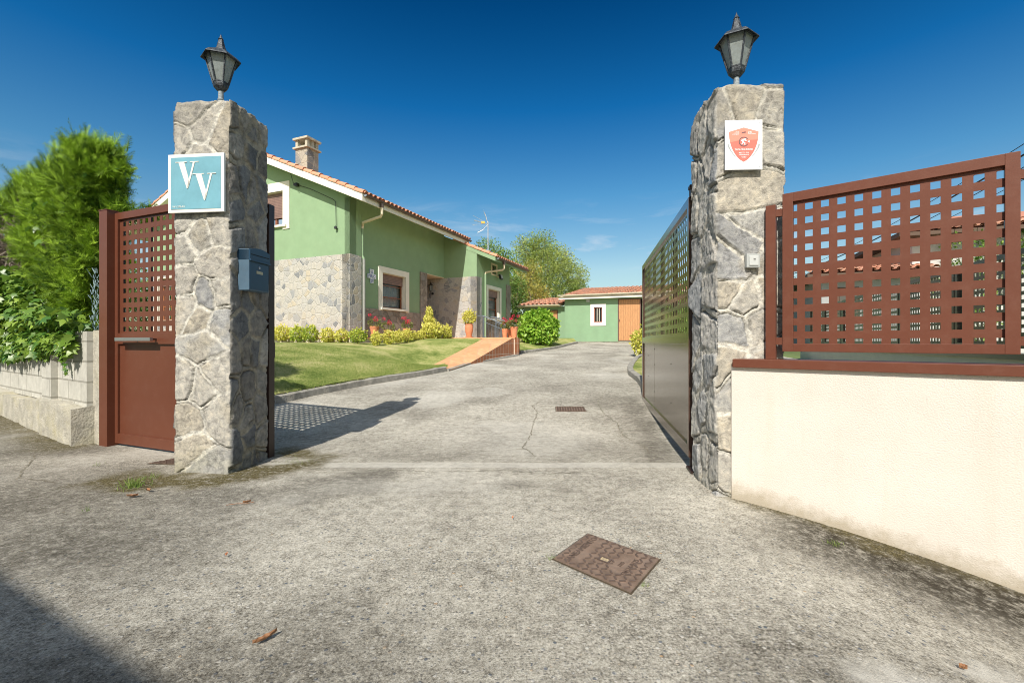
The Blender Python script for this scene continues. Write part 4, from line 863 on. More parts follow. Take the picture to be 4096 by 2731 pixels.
# left block wall and its plinth
la = math.atan2(WLD[1], WLD[0])
lw = thing('block_wall', (WL0[0], WL0[1], 0), la, 'grey concrete block wall on a rough concrete footing under the ivy', 'wall')
# local x runs left/back along the wall, +y towards the street side is negative? normal to street = (-.53,-.848): local +y
mb = MB(); nx_ = 40
foot = []
for i in range(nx_ + 1):
    x = i * 5.0 / nx_; foot.append((x, rng.normal(0, .008), .37 + .03 * math.sin(x * 2.1) + rng.normal(0, .008)))
for i in range(nx_):
    a, b = foot[i], foot[i + 1]
    mb.poly([(b[0], b[1], -.2), (a[0], a[1], -.2), (a[0], a[1] - .0, a[2]), (b[0], b[1], b[2])]); mb.poly([(b[0], b[1], b[2]), (a[0], a[1], a[2]), (a[0], -.35, a[2]), (b[0], -.35, b[2])])
mb.poly([(0, foot[0][1], -.2), (-.02, -.33, -.2), (-.02, -.33, .42), (0, foot[0][1], foot[0][2])])
mb.build('footing', M_slab, lw)
mb = MB(); mb.box((.03, -.30, .36), (5, -.12, 1.155)); mb.build('block_wall_face', M_block, lw)
mb = MB(); mb.box((.95, -.12, .36), (1.28, -.06, 1.153)); mb.build('pier', M_block, lw)
mb = MB(); mb.box((-.20, -.31, -.1), (.029, -.17, 1.165)); mb.build('end_pier', M_slab, lw)

# ---------------------------------------------------------------- house (local x = s away from the street, y = t to the left)
house = thing('house', (KH[0], KH[1], 0), HROT, 'green rendered house with rubble stone cladding and a tiled gable roof', 'house')
def roofz(t):                                   # underside of the main roof
    return 5.23 + .429 * ((t if t <= 5 else 10 - t) + .93)
ZT, ZS, ZPL = 1.18, 3.82, 2.17
XA, XD = (1, 0, 0), (0, 1, 0)
# left (gable) facade, s = 0
mb = MB(); xs_, zs_, so = holes(0, 9.96, .6, ZS, [(8.45, 9.60, 1.88, 3.52)]); plate(mb, (-.012, 0, 0), (0, 1, 0), (-1, 0, 0), xs_, zs_, so, .30)
plate(mb, (.0, -.012, 0), (1, 0, 0), (0, -1, 0), [-.012, .53], [.6, ZS], lambda i, j: True, .30)      # corner pier
mb.poly([(-.012, -.012, ZS), (.53, -.012, ZS), (.53, .15, ZS), (-.012, .15, ZS)])
mb.build('stone_cladding', M_stone_house, house)
ub = [2.377, 4.2]                               # upper window outer range in t
rr = [(2.857, 3.90, 5.00, 6.16)]
mb = MB(); xs_, zs_, so = holes(0, 9.96, ZS, 8.4, rr)
brk = sorted(set(xs_ + [5.0] + [(z - 5.23) / .429 - .93 for z in zs_ if 5.63 < z < 7.77] + [10 - ((z - 5.23) / .429 - .93) for z in zs_ if 5.63 < z < 7.77]))
zz_ = zs_
solid = lambda i, j: not any(r[0] < (brk[i] + brk[i + 1]) / 2 < r[1] and r[2] < (zz_[j] + zz_[j + 1]) / 2 < r[3] for r in rr)
plate(mb, (0, 0, 0), (0, 1, 0), (-1, 0, 0), brk, zz_, solid, .30, top=lambda t: roofz(t) + .02)
mb.build('gable_wall', M_green, house)
mb = MB()
plate(mb, (.30, .0, 0), (1, 0, 0), (0, -1, 0), [-.30, .23], [ZS, 5.70], lambda i, j: True, .2, top=lambda s: 5.62)      # above the corner pier
# long right facade, recessed .1: openings window 1 and the porch
W1 = (1.71, 3.07, 2.24, 3.47)
xs_, zs_, so = holes(.53, 5.884, ZPL, 5.67, [W1, (4.02, 5.884, ZPL, 3.82)])
plate(mb, (0, .10, 0), (1, 0, 0), (0, -1, 0), xs_, zs_, so, .28)
mb.build('long_wall', M_green, house)
mb = MB(); plate(mb, (0, .075, 0), (1, 0, 0), (0, -1, 0), [.53, 4.02], [.6, ZPL], lambda i, j: True, .3); mb.poly([(.53, .075, ZPL), (4.02, .075, ZPL), (4.02, .12, ZPL), (.53, .12, ZPL)]); mb.build('stone_plinth', M_stone_plinth, house)
mb = MB(); mb.box((4.022, .05, .9), (4.488, .38, 3.821)); mb.build('porch_pier', M_stone_plinth, house)
# porch: soffit, back and left walls
mb = MB(); mb.box((4.49, .10, 3.80), (5.88, 2.0, 3.83)); mb.build('porch_ceiling', M_cream, house)
mb = MB(); mb.box((4.3, 1.9, 1.0), (5.88, 2.0, 3.80)); mb.box((4.38, .381, 1.0), (4.48, 1.9, 3.80)); mb.build('porch_wall', M_stone_plinth, house)
mb = MB(); mb.box((4.70, 1.84, 1.2), (5.60, 1.895, 3.3)); mb.build('front_door', M_wood, house)
# wing
TW = -1.491
mb = MB(); plate(mb, (5.872, 0, 0), (0, 1, 0), (-1, 0, 0), [TW - .012, 2.0], [.9, 3.80], lambda i, j: True, .3)
plate(mb, (0, TW - .012, 0), (1, 0, 0), (0, -1, 0), [5.872, 6.33], [.9, 3.80], lambda i, j: True, .3)
mb.poly([(5.872, TW - .012, 3.80), (6.33, TW - .012, 3.80), (6.33, TW + .2, 3.80), (5.872, TW + .2, 3.80)]); mb.build('wing_stone', M_stone_house, house)
wz = lambda t: 4.36 + .43 * (t + 2.42)
mb = MB(); plate(mb, (5.884, 0, 0), (0, 1, 0), (-1, 0, 0), [TW, .10], [3.80, 8], lambda i, j: True, .3, top=lambda t: wz(t) + .02)
W2 = (6.98, 8.25, 2.08, 3.40)
V2 = (7.40, 7.86, 4.12, 4.52)
xs_, zs_, so = holes(6.185, 9.45, ZPL, 4.78, [W2, V2]); plate(mb, (0, TW, 0), (1, 0, 0), (0, -1, 0), xs_, zs_, so, .28)
mb.box((9.17, TW + .28, .9), (9.449, 6.0, 4.79)); mb.build('wing_wall', M_green, house)
mb = MB(); plate(mb, (0, TW - .02, 0), (1, 0, 0), (0, -1, 0), [6.33, 9.0], [.9, ZPL], lambda i, j: True, .3); mb.box((9.0, TW - .05, .9), (9.47, TW + .3, 3.80)); mb.build('wing_plinth', M_stone_plinth, house)
# hidden back walls so that the house is closed
mb = MB(); mb.box((9.2, 6.0, .8), (9.45, 9.9, 5.2)); mb.box((0.31, 9.7, .8), (9.2, 9.95, 5.5)); mb.build('rear_wall', M_green, house)
# main roof
def roofslab(name, s0, s1, prof_bot, th, m):
    mb = MB(); P = prof_bot + [(t, z + th) for t, z in prof_bot[::-1]]
    n = len(prof_bot)
    mb.poly([(s0, t, z) for t, z in P]); mb.poly([(s1, t, z) for t, z in P[::-1]])
    for i in range(len(P)):
        a, b = P[i], P[(i + 1) % len(P)]; mb.poly([(s0, *b), (s0, *a), (s1, *a), (s1, *b)])
    return mb.build(name, m, house)
roofslab('barge_board', -.50, 6.24, [(-.93, 5.23), (5.0, roofz(5)), (11.0, roofz(11) )], .235, M_white)
roofslab('barge_board', 5.884 - .012, 9.55, [(-2.36, 4.385), (.10, wz(.10)), (1.2, wz(1.2))], .19, M_green)
roofslab('rear_roof', 6.24, 9.55, [(1.2, wz(1.2)), (5.0, 7.2), (11.0, 5.0)], .2, M_white)
def tile_field(name, O, a_dir, length, up_dir, slope_len, m, parent, pitch=.205, row=.36, r=.078, seed=0):
    """rows of barrel tiles: O eave corner, a_dir along the eave, up_dir up the slope"""
    rg = np.random.default_rng(seed); a_dir, up_dir = Vector(a_dir).normalized(), Vector(up_dir).normalized(); nn = a_dir.cross(up_dir)
    if nn.z < 0: nn = -nn
    V = []; F = []; var = []
    nc = int(length / pitch); nr = int(slope_len / row); O = Vector(O)
    for c in range(nc + 1):
        for q in range(nr):
            v_ = rg.random(); b = len(V); j = rg.normal(0, .006); jo = rg.normal(0, .008)
            for e, (yy, rr_, lift) in enumerate(((q * row - .03 + jo, r * 1.06, .016), ((q + 1) * row + .02, r * .86, -.004))):
                for thick in (0, -.014):
                    for k in range(7):
                        an = math.pi * k / 6; p = O + a_dir * (c * pitch + j + math.cos(an) * (rr_ + thick)) + up_dir * yy + nn * (lift + math.sin(an) * (rr_ + thick) * .85 + .012)
                        V.append(p); var.append(v_)
            for k in range(6):
                F.append((b + k, b + k + 1, b + 14 + k + 1, b + 14 + k)); F.append((b + 7 + k, b + k, b + k + 1, b + 7 + k + 1)[::-1])
                F.append((b + 21 + k, b + 21 + k + 1, b + 7 + k + 1, b + 7 + k))
        # channel tile between
        if c < nc:
            for q in range(nr):
                v_ = rg.random(); b = len(V)
                for yy, lift in ((q * row - .02, .014), ((q + 1) * row + .02, 0)):
                    for k in range(5):
                        x = (k / 4 - .5) * pitch * .95; V.append(O + a_dir * ((c + .5) * pitch + x) + up_dir * yy + nn * (lift + .03 * (2 * abs(k / 4 - .5)) ** 2 - .004)); var.append(v_)
                for k in range(4): F.append((b + k, b + k + 1, b + 5 + k + 1, b + 5 + k))
    return mesh_np(name, [tuple(v) for v in V], np.array(F), m, parent, {'var': var}, smooth=False)
sl = math.hypot(1, .429)
tile_field('roof_tiles', (-.42, -.98, 5.465 - .021), XA, 6.62, (0, 1, .429), 6.4, M_tile, house, seed=1)
tile_field('roof_tiles', (5.97, -2.42, 4.575 - .026), XA, 3.5, (0, 1, .43), 1.7, M_tile, house, seed=2)
tile_field('roof_tiles', (-.42, 11.05, roofz(11) + .22), XA, 6.62, (0, -1, .429), 6.4, M_tile, house, seed=3, row=.72)
# verge tiles along the gable edge
def verge(s0, t0, z0, t1, z1, m, seed, inv=1):
    rg = np.random.default_rng(seed); V = []; F = []; var = []; L_ = math.hypot(t1 - t0, z1 - z0); n = int(L_ / .37); d = np.array([(t1 - t0) / L_, (z1 - z0) / L_]); nr = np.array([-d[1], d[0]]) * (1 if d[0] > 0 else -1)
    for i in range(n):
        b = len(V); v_ = rg.random(); j = rg.normal(0, .004)
        for yy, rr_, lf in ((i * .37 - .02, .098, .022), ((i + 1) * .37 + .01, .082, 0)):
            for k in range(9):
                an = -.35 + (math.pi + .7) * k / 8; ox = math.cos(an) * rr_; oz = math.sin(an) * rr_ * .9 + lf + .012
                V.append((s0 + ox + j, t0 + d[0] * yy + nr[0] * oz, z0 + d[1] * yy + nr[1] * oz)); var.append(v_)
        for k in range(8): F.append((b + k, b + k + 1, b + 9 + k + 1, b + 9 + k))
        F.append((b, b + 3, b + 5, b + 8))
    return mesh_np('verge_tiles', V, np.array(F), m, house, {'var': var})
verge(-.44, -.95, 5.465 - .01, 5.0, roofz(5) + .235, M_tile, 5); verge(-.44, 11.0, roofz(11) + .23, 5.0, roofz(5) + .235, M_tile, 6); verge(5.93, -2.40, 4.575 - .01, -.05, wz(-.05) + .19, M_tile, 7)
# gutters
def gutter(s0, s1, t, z, joint):
    mb = MB(); n = 8
    for q, (r_) in enumerate((.062, .055)):
        for k in range(n):
            a0, a1 = math.pi + math.pi * k / n, math.pi + math.pi * (k + 1) / n
            P_ = [(s0, t + r_ * math.cos(a0), z + r_ * math.sin(a0)), (s1, t + r_ * math.cos(a0), z + r_ * math.sin(a0)), (s1, t + r_ * math.cos(a1), z + r_ * math.sin(a1)), (s0, t + r_ * math.cos(a1), z + r_ * math.sin(a1))]
            mb.poly(P_ if q == 0 else P_[::-1])
    x = s0 + .3
    while x < s1:
        for k in range(n):
            a0, a1 = math.pi + math.pi * k / n, math.pi + math.pi * (k + 1) / n; r_ = .068
            mb.poly([(x, t + r_ * math.cos(a0), z + r_ * math.sin(a0)), (x + .04, t + r_ * math.cos(a0), z + r_ * math.sin(a0)), (x + .04, t + r_ * math.cos(a1), z + r_ * math.sin(a1)), (x, t + r_ * math.cos(a1), z + r_ * math.sin(a1))])
        x += joint
    o = mb.build('gutter', M_gutter, house)
    for xx in (s0, s1):
        e = MB(); e.prism([(xx, t + .063 * math.cos(math.pi + math.pi * k / 8), z + .063 * math.sin(math.pi + math.pi * k / 8)) for k in range(9)], (.008, 0, 0)); e.build('end_cap', M_steel if xx == s0 else M_gutter, o)
    return o
gutter(-.46, 6.26, -1.00, 5.42, .82); gutter(5.95, 9.56, -2.44, 4.525, .82)
def pipe(path, r, m, parent=house): return MB().tube(path, r, 12).build('drainpipe', m, parent, smooth=False)
pipe([(.31, -1.0, 5.37), (.31, -1.0, 5.24)], .06, M_gutter)
pipe([(.31, -1.0, 5.24), (.31, -1.0, 5.04), (.33, -.94, 4.97), (.50, -.10, 4.90), (.60, .0, 4.84), (.60, .02, 4.74)], .043, M_pipecream)
pipe([(.60, .02, 4.74), (.60, .02, 3.86), (.62, -.03, 3.74)], .043, M_pipegreen); pipe([(.62, -.035, 3.745), (.62, -.035, 1.19)], .045, M_pipegrey)
pipe([(6.60, -2.44, 4.47), (6.60, -2.44, 4.33)], .06, M_gutter)
pipe([(6.60, -2.44, 4.33), (6.60, -2.44, 4.18), (6.60, -2.38, 4.12), (6.56, -1.60, 4.06), (6.56, -1.57, 3.98)], .043, M_pipecream); pipe([(6.56, -1.57, 3.98), (6.56, -1.57, 1.19)], .043, M_pipegreen)
# windows
def window(name, P, d, n, x0, x1, z0, z1, fw, shut, split=1, inner=None, sill=True, curtain=True, depth=.16, label=None):
    """opening x0..x1,z0..z1 in a wall plane; cream surround fw wide, wooden sash set back, roller shutter down to z1-shut"""
    P, d, n = Vector(P), Vector(d), Vector(n); U = Vector((0, 0, 1))
    q = lambda x, y, z: P + d * x + n * y + U * z
    def bx(mb, x0, y0, z0, x1, y1, z1): return mb.obox(q(x0, y0, z0), d * (x1 - x0), n * (y1 - y0), U * (z1 - z0))
    sur = MB(); o_ = fw
    bx(sur, x0 - o_, -.02, z0 - o_ * .5, x0, .03, z1 + o_); bx(sur, x1, -.02, z0 - o_ * .5, x1 + o_, .03, z1 + o_); bx(sur, x0, -.02, z1, x1, .03, z1 + o_)
    if not sill: bx(sur, x0, -.02, z0 - o_ * .5, x1, .03, z0)
    bx(sur, x0 - .003, -depth - .08, z0, x0 + .012, -.0205, z1); bx(sur, x1 - .012, -depth - .08, z0, x1 + .003, -.0205, z1); bx(sur, x0 + .012, -depth - .08, z1 - .012, x1 - .012, -.0205, z1 + .003)
    wd = sur.build(name, M_white, house)
    if label: wd['label'] = label
    if sill:
        s_ = MB(); bx(s_, x0 - o_ * .6, -depth - .06, z0 - .07, x1 + o_ * .6, .09, z0); s_.build('sill', M_white, wd)
    fr = MB(); f = .055; y0, y1 = -depth - .05, -depth
    bx(fr, x0 + .012, y0, z0, x0 + .012 + f, y1, z1); bx(fr, x1 - .012 - f, y0, z0, x1 - .012, y1, z1); bx(fr, x0 + .07, y0, z0, x1 - .07, y1, z0 + f); bx(fr, x0 + .07, y0, z1 - f, x1 - .07, y1, z1)
    xm = (x0 + x1) / 2
    if split > 1: bx(fr, xm - .04, y0, z0 + f, xm + .04, y1 + .006, z1 - f)
    hh = (z1 - z0) / 3
    for k in (1, 2): bx(fr, x0 + .07, y0 + .01, z0 + hh * k - .016, x1 - .07, y1 - .008, z0 + hh * k + .016)
    fr.build('frame', M_wood, wd)
    gl = MB(); gl.poly([q(x0 + .02, y0 + .02, z0 + .02), q(x1 - .02, y0 + .02, z0 + .02), q(x1 - .02, y0 + .02, z1 - .02), q(x0 + .02, y0 + .02, z1 - .02)]) ; gl.build('pane', M_paneglass, wd)
    if curtain:
        c_ = MB(); N_ = 30; cx = [x0 + .03 + (x1 - x0 - .06) * i / N_ for i in range(N_ + 1)]
        for i in range(N_):
            ya, yb = y0 - .08 + .018 * math.sin(i * 1.9), y0 - .08 + .018 * math.sin((i + 1) * 1.9)
            c_.poly([q(cx[i], ya, z0 + .03), q(cx[i + 1], yb, z0 + .03), q(cx[i + 1], yb, z1 - .03), q(cx[i], ya, z1 - .03)])
        c_.build('curtain', M_lace, wd)
    d_ = MB(); bx(d_, x0 + .02, y0 - .32, z0 + .02, x1 - .02, y0 - .30, z1 - .02); d_.build('dark_room', M_dark, wd)
    if shut > 0:
        sh = MB(); bx(sh, x0 + .014, -depth + .02, z1 - shut, x1 - .014, -depth + .045, z1 - .012); sh.build('shutter', M_shutter, wd)
    return wd
M_lace = mat('lace curtain', (.55, .57, .58), .9, noise=.15, nscale=30)
def pane_mat():
    m, t, b = new_mat('window glass'); L = t.links; gl = N(t, 'ShaderNodeBsdfGlossy', i_Roughness=.03); tr = N(t, 'ShaderNodeBsdfTransparent'); tr.inputs[0].default_value = (.75, .78, .78, 1)
    fr = N(t, 'ShaderNodeFresnel', i_IOR=1.5); ms = N(t, 'ShaderNodeMixShader'); L.new(fr.outputs[0], ms.inputs[0]); L.new(tr.outputs[0], ms.inputs[1]); L.new(gl.outputs[0], ms.inputs[2]); L.new(ms.outputs[0], t.nodes['Material Output'].inputs[0]); return m
M_paneglass = pane_mat()
window('window', (0, 0, 0), (0, 1, 0), (-1, 0, 0), 2.857, 3.90, 5.00, 6.16, .30, .87, 2, curtain=False)
window('window', (-.012, 0, 0), (0, 1, 0), (-1, 0, 0), 8.45, 9.60, 1.88, 3.52, .02, .3, 2, sill=False)
window('window', (0, .10, 0), (1, 0, 0), (0, -1, 0), 1.71, 3.07, 2.24, 3.47, .21, .35, 1)
window('window', (0, TW, 0), (1, 0, 0), (0, -1, 0), 6.98, 8.25, 2.08, 3.40, .16, .33, 1)
mb = MB(); 
for zc in (4.12, 4.22, 4.32, 4.42): mb.box((7.40, TW + .10, zc), (7.86, TW + .13, zc + .07))
v_ = mb.build('vent_grille', M_gutter, house); mb = MB(); mb.box((7.29, TW - .02, 4.06), (7.40, TW + .02, 4.60)); mb.box((7.86, TW - .02, 4.06), (7.97, TW + .02, 4.60)); mb.box((7.40, TW - .02, 4.52), (7.86, TW + .02, 4.60)); mb.box((7.40, TW - .02, 4.06), (7.86, TW + .02, 4.12)); mb.build('grille_surround', M_cream, v_)
# chimney
mb = MB(); mb.box((1.0, 2.84, 6.7), (1.52, 3.41, 8.03)); ch = mb.build('chimney', M_chim, house)
M_cc = mat('cast concrete', (.46, .43, .34), .9, noise=.25, nscale=10, dirt=.5, dirtcol=(.2, .18, .13), dscale=6)
mb = MB(); mb.box((.93, 2.77, 8.031), (1.59, 3.48, 8.09)); mb.box((.93, 2.77, 8.35), (1.59, 3.48, 8.42)); mb.build('cap_slab', M_cc, ch)
mb = MB()
for a in (1.0, 1.21, 1.42):
    for b_ in (2.84, 3.30):
        MB().box((a, b_, 8.091), (a + .10, b_ + .11, 8.349)).build('cap_leg', M_cc, ch)
# antenna on the wing roof
an = thing('antenna', (-1.065, 20.2, 4.75), 0, 'television aerial on a thin mast above the lower roof', 'antenna')
M_alu = mat('aluminium rod', (.62, .64, .66), .35, metal=.7)
MB().tube([(0, 0, 0), (0, 0, 1.62)], .022, 8).build('mast', M_alu, an)
mb = MB(); mb.tube([(.02, 0, 1.50), (-.62, -.05, 1.66)], .012, 6)
mb.tube([(.0, 0, 1.50), (-.10, .02, 1.90), (-.18, .02, 2.05)], .012, 6); mb.tube([(.0, 0, 1.50), (-.22, 0, 1.25), (-.46, 0, 1.12)], .012, 6)
for k in range(7):
    f_ = k / 6; mb.tube([(-.02 - .16 * f_, -.26, 1.55 + .5 * f_), (-.02 - .16 * f_, .26, 1.55 + .5 * f_)], .005, 5); mb.tube([(-.05 - .40 * f_, -.24, 1.45 - .32 * f_), (-.05 - .40 * f_, .24, 1.45 - .32 * f_)], .005, 5)
for k in range(6): mb.tube([(-.30 - .06 * k, -.14, 1.585 + .014 * k), (-.30 - .06 * k, .14, 1.58 + .014 * k)], .005, 5)
mb.tube([(-.26, -.02, 1.66), (-.66, -.1, 1.86)], .006, 5); mb.tube([(-.26, .02, 1.52), (-.70, .05, 1.48)], .006, 5)
mb.build('elements', M_alu, an)
MB().box((-.30, -.05, 1.53), (-.14, .05, 1.62)).build('junction_box', mat('orange plastic', (.85, .42, .06), .5), an, bevel=.01)
# porch wall lamp
wl = thing('wall_lamp', (*HW(5.865, .66), 3.15), HROT, 'black lantern on a curved bracket in the stone porch', 'lamp')
M_blk = mat('black iron', (.02, .022, .025), .5)
MB().lathe([(0, 0), (.05, .0), (.05, .02), (0, .03)], 14).build('wall_plate', M_blk, wl, loc=(0, 0, 0)).rotation_euler = (0, R(-90), 0)
MB().tube([(-.02, 0, 0), (-.10, 0, -.02), (-.16, 0, .04), (-.165, 0, .12)], .012, 8).build('arm', M_blk, wl)
MB().lathe([(.05, .12), (.09, .34), (.085, .34), (.05, .13)], 6, (-.165, 0, 0)).build('glass', M_glassmilk, wl)
mb = MB().lathe([(0, .11), (.055, .11), (.05, .125), (0, .13)], 6, (-.165, 0, 0)); mb.lathe([(.12, .335), (.11, .355), (.045, .41), (.02, .44), (.012, .50), (0, .52)], 6, (-.165, 0, 0))
for k in range(6):
    a = k * math.pi / 3; mb.tube([(-.165 + .052 * math.cos(a), .052 * math.sin(a), .12), (-.165 + .092 * math.cos(a), .092 * math.sin(a), .34)], .006, 5)
mb.build('frame', M_blk, wl)
# flood light
fl_ = thing('floodlight', (*HW(7.95, TW - .05), 4.05), HROT, 'small black floodlight beside the vent under the eave', 'floodlight')
MB().tube([(0, .05, 0), (0, -.12, -.03)], .03, 8).build('bracket', M_pipecream, fl_); mb = MB(); mb.obox((-.13, -.22, -.12), (.26, 0, 0), (0, .06, .22), (0, .08, -.03)); mb.build('housing', M_blk, fl_)
mb = MB(); mb.obox((-.10, -.225, -.09), (.20, 0, 0), (0, .045, .165), (0, -.004, .002)); mb.build('lens', M_bell2, fl_)
# house number tiles
hn = thing('house_sign', (*HW(1.13, .085), 3.02), HROT, 'white ceramic tile sign with blue lettering beside the ground floor window', 'sign')
M_til = mat('white glazed tile', (.76, .76, .74), .2); M_ink = mat('blue glaze', (.03, .06, .30), .3); M_rim = mat('pale blue rim', (.42, .50, .66), .3)
for k, (x0, x1, z0, z1, tx) in enumerate(((-.10, .10, .31, .475, 'EL'), (-.215, .215, .160, .308, 'PERJO'), (-.075, .09, 0, .157, '29'))):
    mb = MB(); mb.box((x0, -.022, z0), (x1, 0, z1)); t_ = mb.build('tile', M_rim, hn); mb = MB(); mb.box((x0 + .008, -.0235, z0 + .008), (x1 - .008, -.0225, z1 - .008)); mb.build('glaze', M_til, t_)
    text_obj('lettering', tx, .135, M_ink, hn, ((x0 + x1) / 2, -.0245, z0 + .035), sx=.95, spacing=1.08, bold=.002)
# cables on the gable
cb = thing('wall_cable', (*HW(-.02, 0), 0), HROT, 'thin black cables with insulators on the green gable', 'cable')
mb = MB(); mb.tube([(-.5, 1.98, 6.55), (-.25, 2.1, 6.25), (-.04, 2.30, 6.30)], .008, 5); mb.tube([(-.03, 2.30, 6.30), (-.03, 1.6, 6.05), (-.03, .65, 5.60), (-.03, .52, 5.5), (-.03, .50, 4.72)], .010, 5)
mb.build('cable', M_blk, cb); MB().box((-.10, 2.12, 6.20), (0, 2.22, 6.30)).build('insulator', M_blk, cb); MB().box((-.06, 2.25, 6.24), (0, 2.31, 6.31)).build('insulator', M_blk, cb); MB().lathe([(0, 0), (.05, .0), (.05, .06), (.02, .09), (0, .09)], 10, (-.05, .50, 4.63)).build('plug', M_blk, cb)

# ---------------------------------------------------------------- terrace, ramp, stairs
ter = MB()
def flatpoly(mb, pts, z, zb):
    mb.poly([(x, y, z) for x, y in pts])
    n = len(pts)
    for i in range(n):
        a, b = pts[i], pts[(i + 1) % n]; mb.poly([(a[0], a[1], zb), (b[0], b[1], zb), (b[0], b[1], z - .04), (a[0], a[1], z - .04)])
tpts = [HW(-.55, 10.5), HW(-.55, -.52), HW(2.52, -.52), HW(2.52, -4.60), HW(4.2, -3.98), HW(4.2, -2.05), HW(9.9, -2.05), HW(9.9, 1), HW(.2, 1), HW(.2, 10.5)]
flatpoly(ter, tpts, ZT + .0, .3)
terr = ter.build('terrace_base', M_wallcream, None); tag(terr, 'cream terrace base running round the house under the tiles', 'terrace')
mb = MB()
cen_ = np.mean(np.array(tpts), 0)
def off(p, q_, r_, d=.03): # outward offset edge strip
    pass
mb.poly([(x, y, ZT + .004) for x, y in tpts])
for i in range(len(tpts)):
    a, b = np.array(tpts[i]), np.array(tpts[(i + 1) % len(tpts)]); t_ = (b - a) / np.linalg.norm(b - a); nn_ = np.array([t_[1], -t_[0]])
    a2, b2 = a + nn_ * .02 , b + nn_ * .02
    mb.poly([(*a2, ZT - .045), (*b2, ZT - .045), (*b2, ZT + .004), (*a2, ZT + .004)]); mb.poly([(*a, ZT + .004), (*a2, ZT + .004), (*b2, ZT + .004), (*b, ZT + .004)])
mb.build('paving', M_ramptile, terr)
# ramp
rp_ = thing('ramp', (0, 0, 0), 0, 'terracotta tiled ramp rising from the driveway to the terrace', 'ramp')
a_, b_, c_, L0, R1, L1 = (-2.12, 11.05), (-1.47, 10.85), (-1.12, 12.3), (-2.02, 11.7), (.02, 14.85), (-.93, 15.35)
zf_ = {a_: .40, b_: .372, c_: .475, L0: .45, R1: 1.165, L1: 1.165}
R2 = (.22, 15.1); zf_[R2] = 1.165
P3 = lambda p: (p[0], p[1], zf_[p])
mb = MB(); mb.poly([P3(a_), P3(b_), P3(L0)]); mb.poly([P3(b_), P3(c_), P3(L0)]); mb.poly([P3(L0), P3(c_), P3(R1), P3(L1)])
e1 = HW(2.50, -4.55); 
mb.poly([P3(L1), P3(R1), P3(R2), (R2[0] + .05, R2[1] + .35, 1.165), (L1[0] - .05, L1[1] + .45, 1.165)])
mb.build('tiled_surface', M_ramptile, rp_)
mb = MB(); o2 = .012
def wallq(mb, p, q_, z0, z1, u0): 
    L_ = math.hypot(q_[0] - p[0], q_[1] - p[1]); mb.poly([(p[0], p[1], z0), (q_[0], q_[1], z0), (q_[0], q_[1], z1[1] - .004), (p[0], p[1], z1[0] - .004)], [(u0, z0), (u0 + L_, z0), (u0 + L_, z1[1]), (u0, z1[0])]); return u0 + L_
u0 = wallq(mb, c_, R1, .2, (.475, 1.165), 0); u0 = wallq(mb, R1, R2, .2, (1.165, 1.165), u0); wallq(mb, R2, (R2[0] + .05, R2[1] + .9), .2, (1.165, 1.165), u0)
mb.build('side_tiles', M_sidetile, rp_)
mb = MB(); wallq(mb, L1, L0, .2, (1.165, .45), 0); wallq(mb, L0, a_, .1, (.45, .40), 0); mb.build('inner_side', M_wallcream, rp_)
# stairs going down on the far side
st = thing('stairs', (*HW(5.36, -2.05), 0), HROT, 'short tiled stairs with steps down from the terrace', 'stairs')
for i in range(3):
    MB().box((0, -.32 * (i + 1), .5), (1.24, -.32 * i - .001, ZT - .145 * (i + 1))).build('step', M_sidetile, st)
def railing(s, label, half=1.3):
    r = thing('railing', (*HW(s, -2.05), 0), HROT, label, 'railing', 'grey iron railings of the stairs')
    MB().tube([(0, .25, 2.10), (0, .0, 2.09), (0, -half, 1.58)], .024, 8).build('handrail', M_rail, r)
    MB().tube([(0, .0, 1.98 - .72), (0, -half, 1.22 - .42)], .014, 6).build('lower_rail', M_rail, r)
    MB().tube([(0, .0, 1.86), (0, -half, 1.36)], .014, 6).build('upper_rail', M_rail, r)
    for y in (0, -half): MB().tube([(0, y, 1.18 if y == 0 else .72), (0, y, 2.09 + y * .392)], .026, 8).build('post', M_rail, r)
    for k in range(1, 10):
        y = -half * k / 10; MB().tube([(0, y, 1.24 + y * .36), (0, y, 1.86 + y * .385)], .008, 5).build('baluster', M_rail, r)
    return r
railing(5.36, 'grey iron stair railing nearest to the big flowerpot'); railing(6.62, 'second grey iron stair railing, in front of the wing window')

# ---------------------------------------------------------------- outbuilding
GA = np.array([5.83, 22.4])
ob = thing('garage', (GA[0], GA[1], 0), HROT, 'low green outbuilding with barred window and board doors at the end of the driveway', 'outbuilding')
mb = MB(); xs_, zs_, so = holes(-4.2, 3.345, .8, 3.26, [(1.38, 1.815, 2.01, 2.78), (-1.9, .616, 1.06, 3.17)]); plate(mb, (0, 0, 0), (0, 1, 0), (-1, 0, 0), xs_, zs_, so, .22)
mb.box((.2205, 3.13, .8), (5.0, 3.345, 3.26)); mb.box((5.0, -4.2, .8), (5.2, 3.345, 3.8)); mb.build('wall', M_green2, ob)
mb = MB(); xs_, zs_, so = holes(3.346, 5.74, .8, 2.90, [(3.80, 4.91, 1.0, 2.73)]); plate(mb, (.3, 0, 0), (0, 1, 0), (-1, 0, 0), xs_, zs_, so, .22); mb.box((.521, 5.54, .8), (4.0, 5.74, 2.90)); mb.build('wall', M_green2, ob)
# shed interior darkness put into a near-black sheet
MB().box((1.2, -4.1, .9), (1.25, 3.12, 3.2)).build('dark_backing', M_dark, ob)
MB().box((.0, -4.1, .95), (1.2, 3.1, 1.045)).build('inner_floor', M_slab, ob)
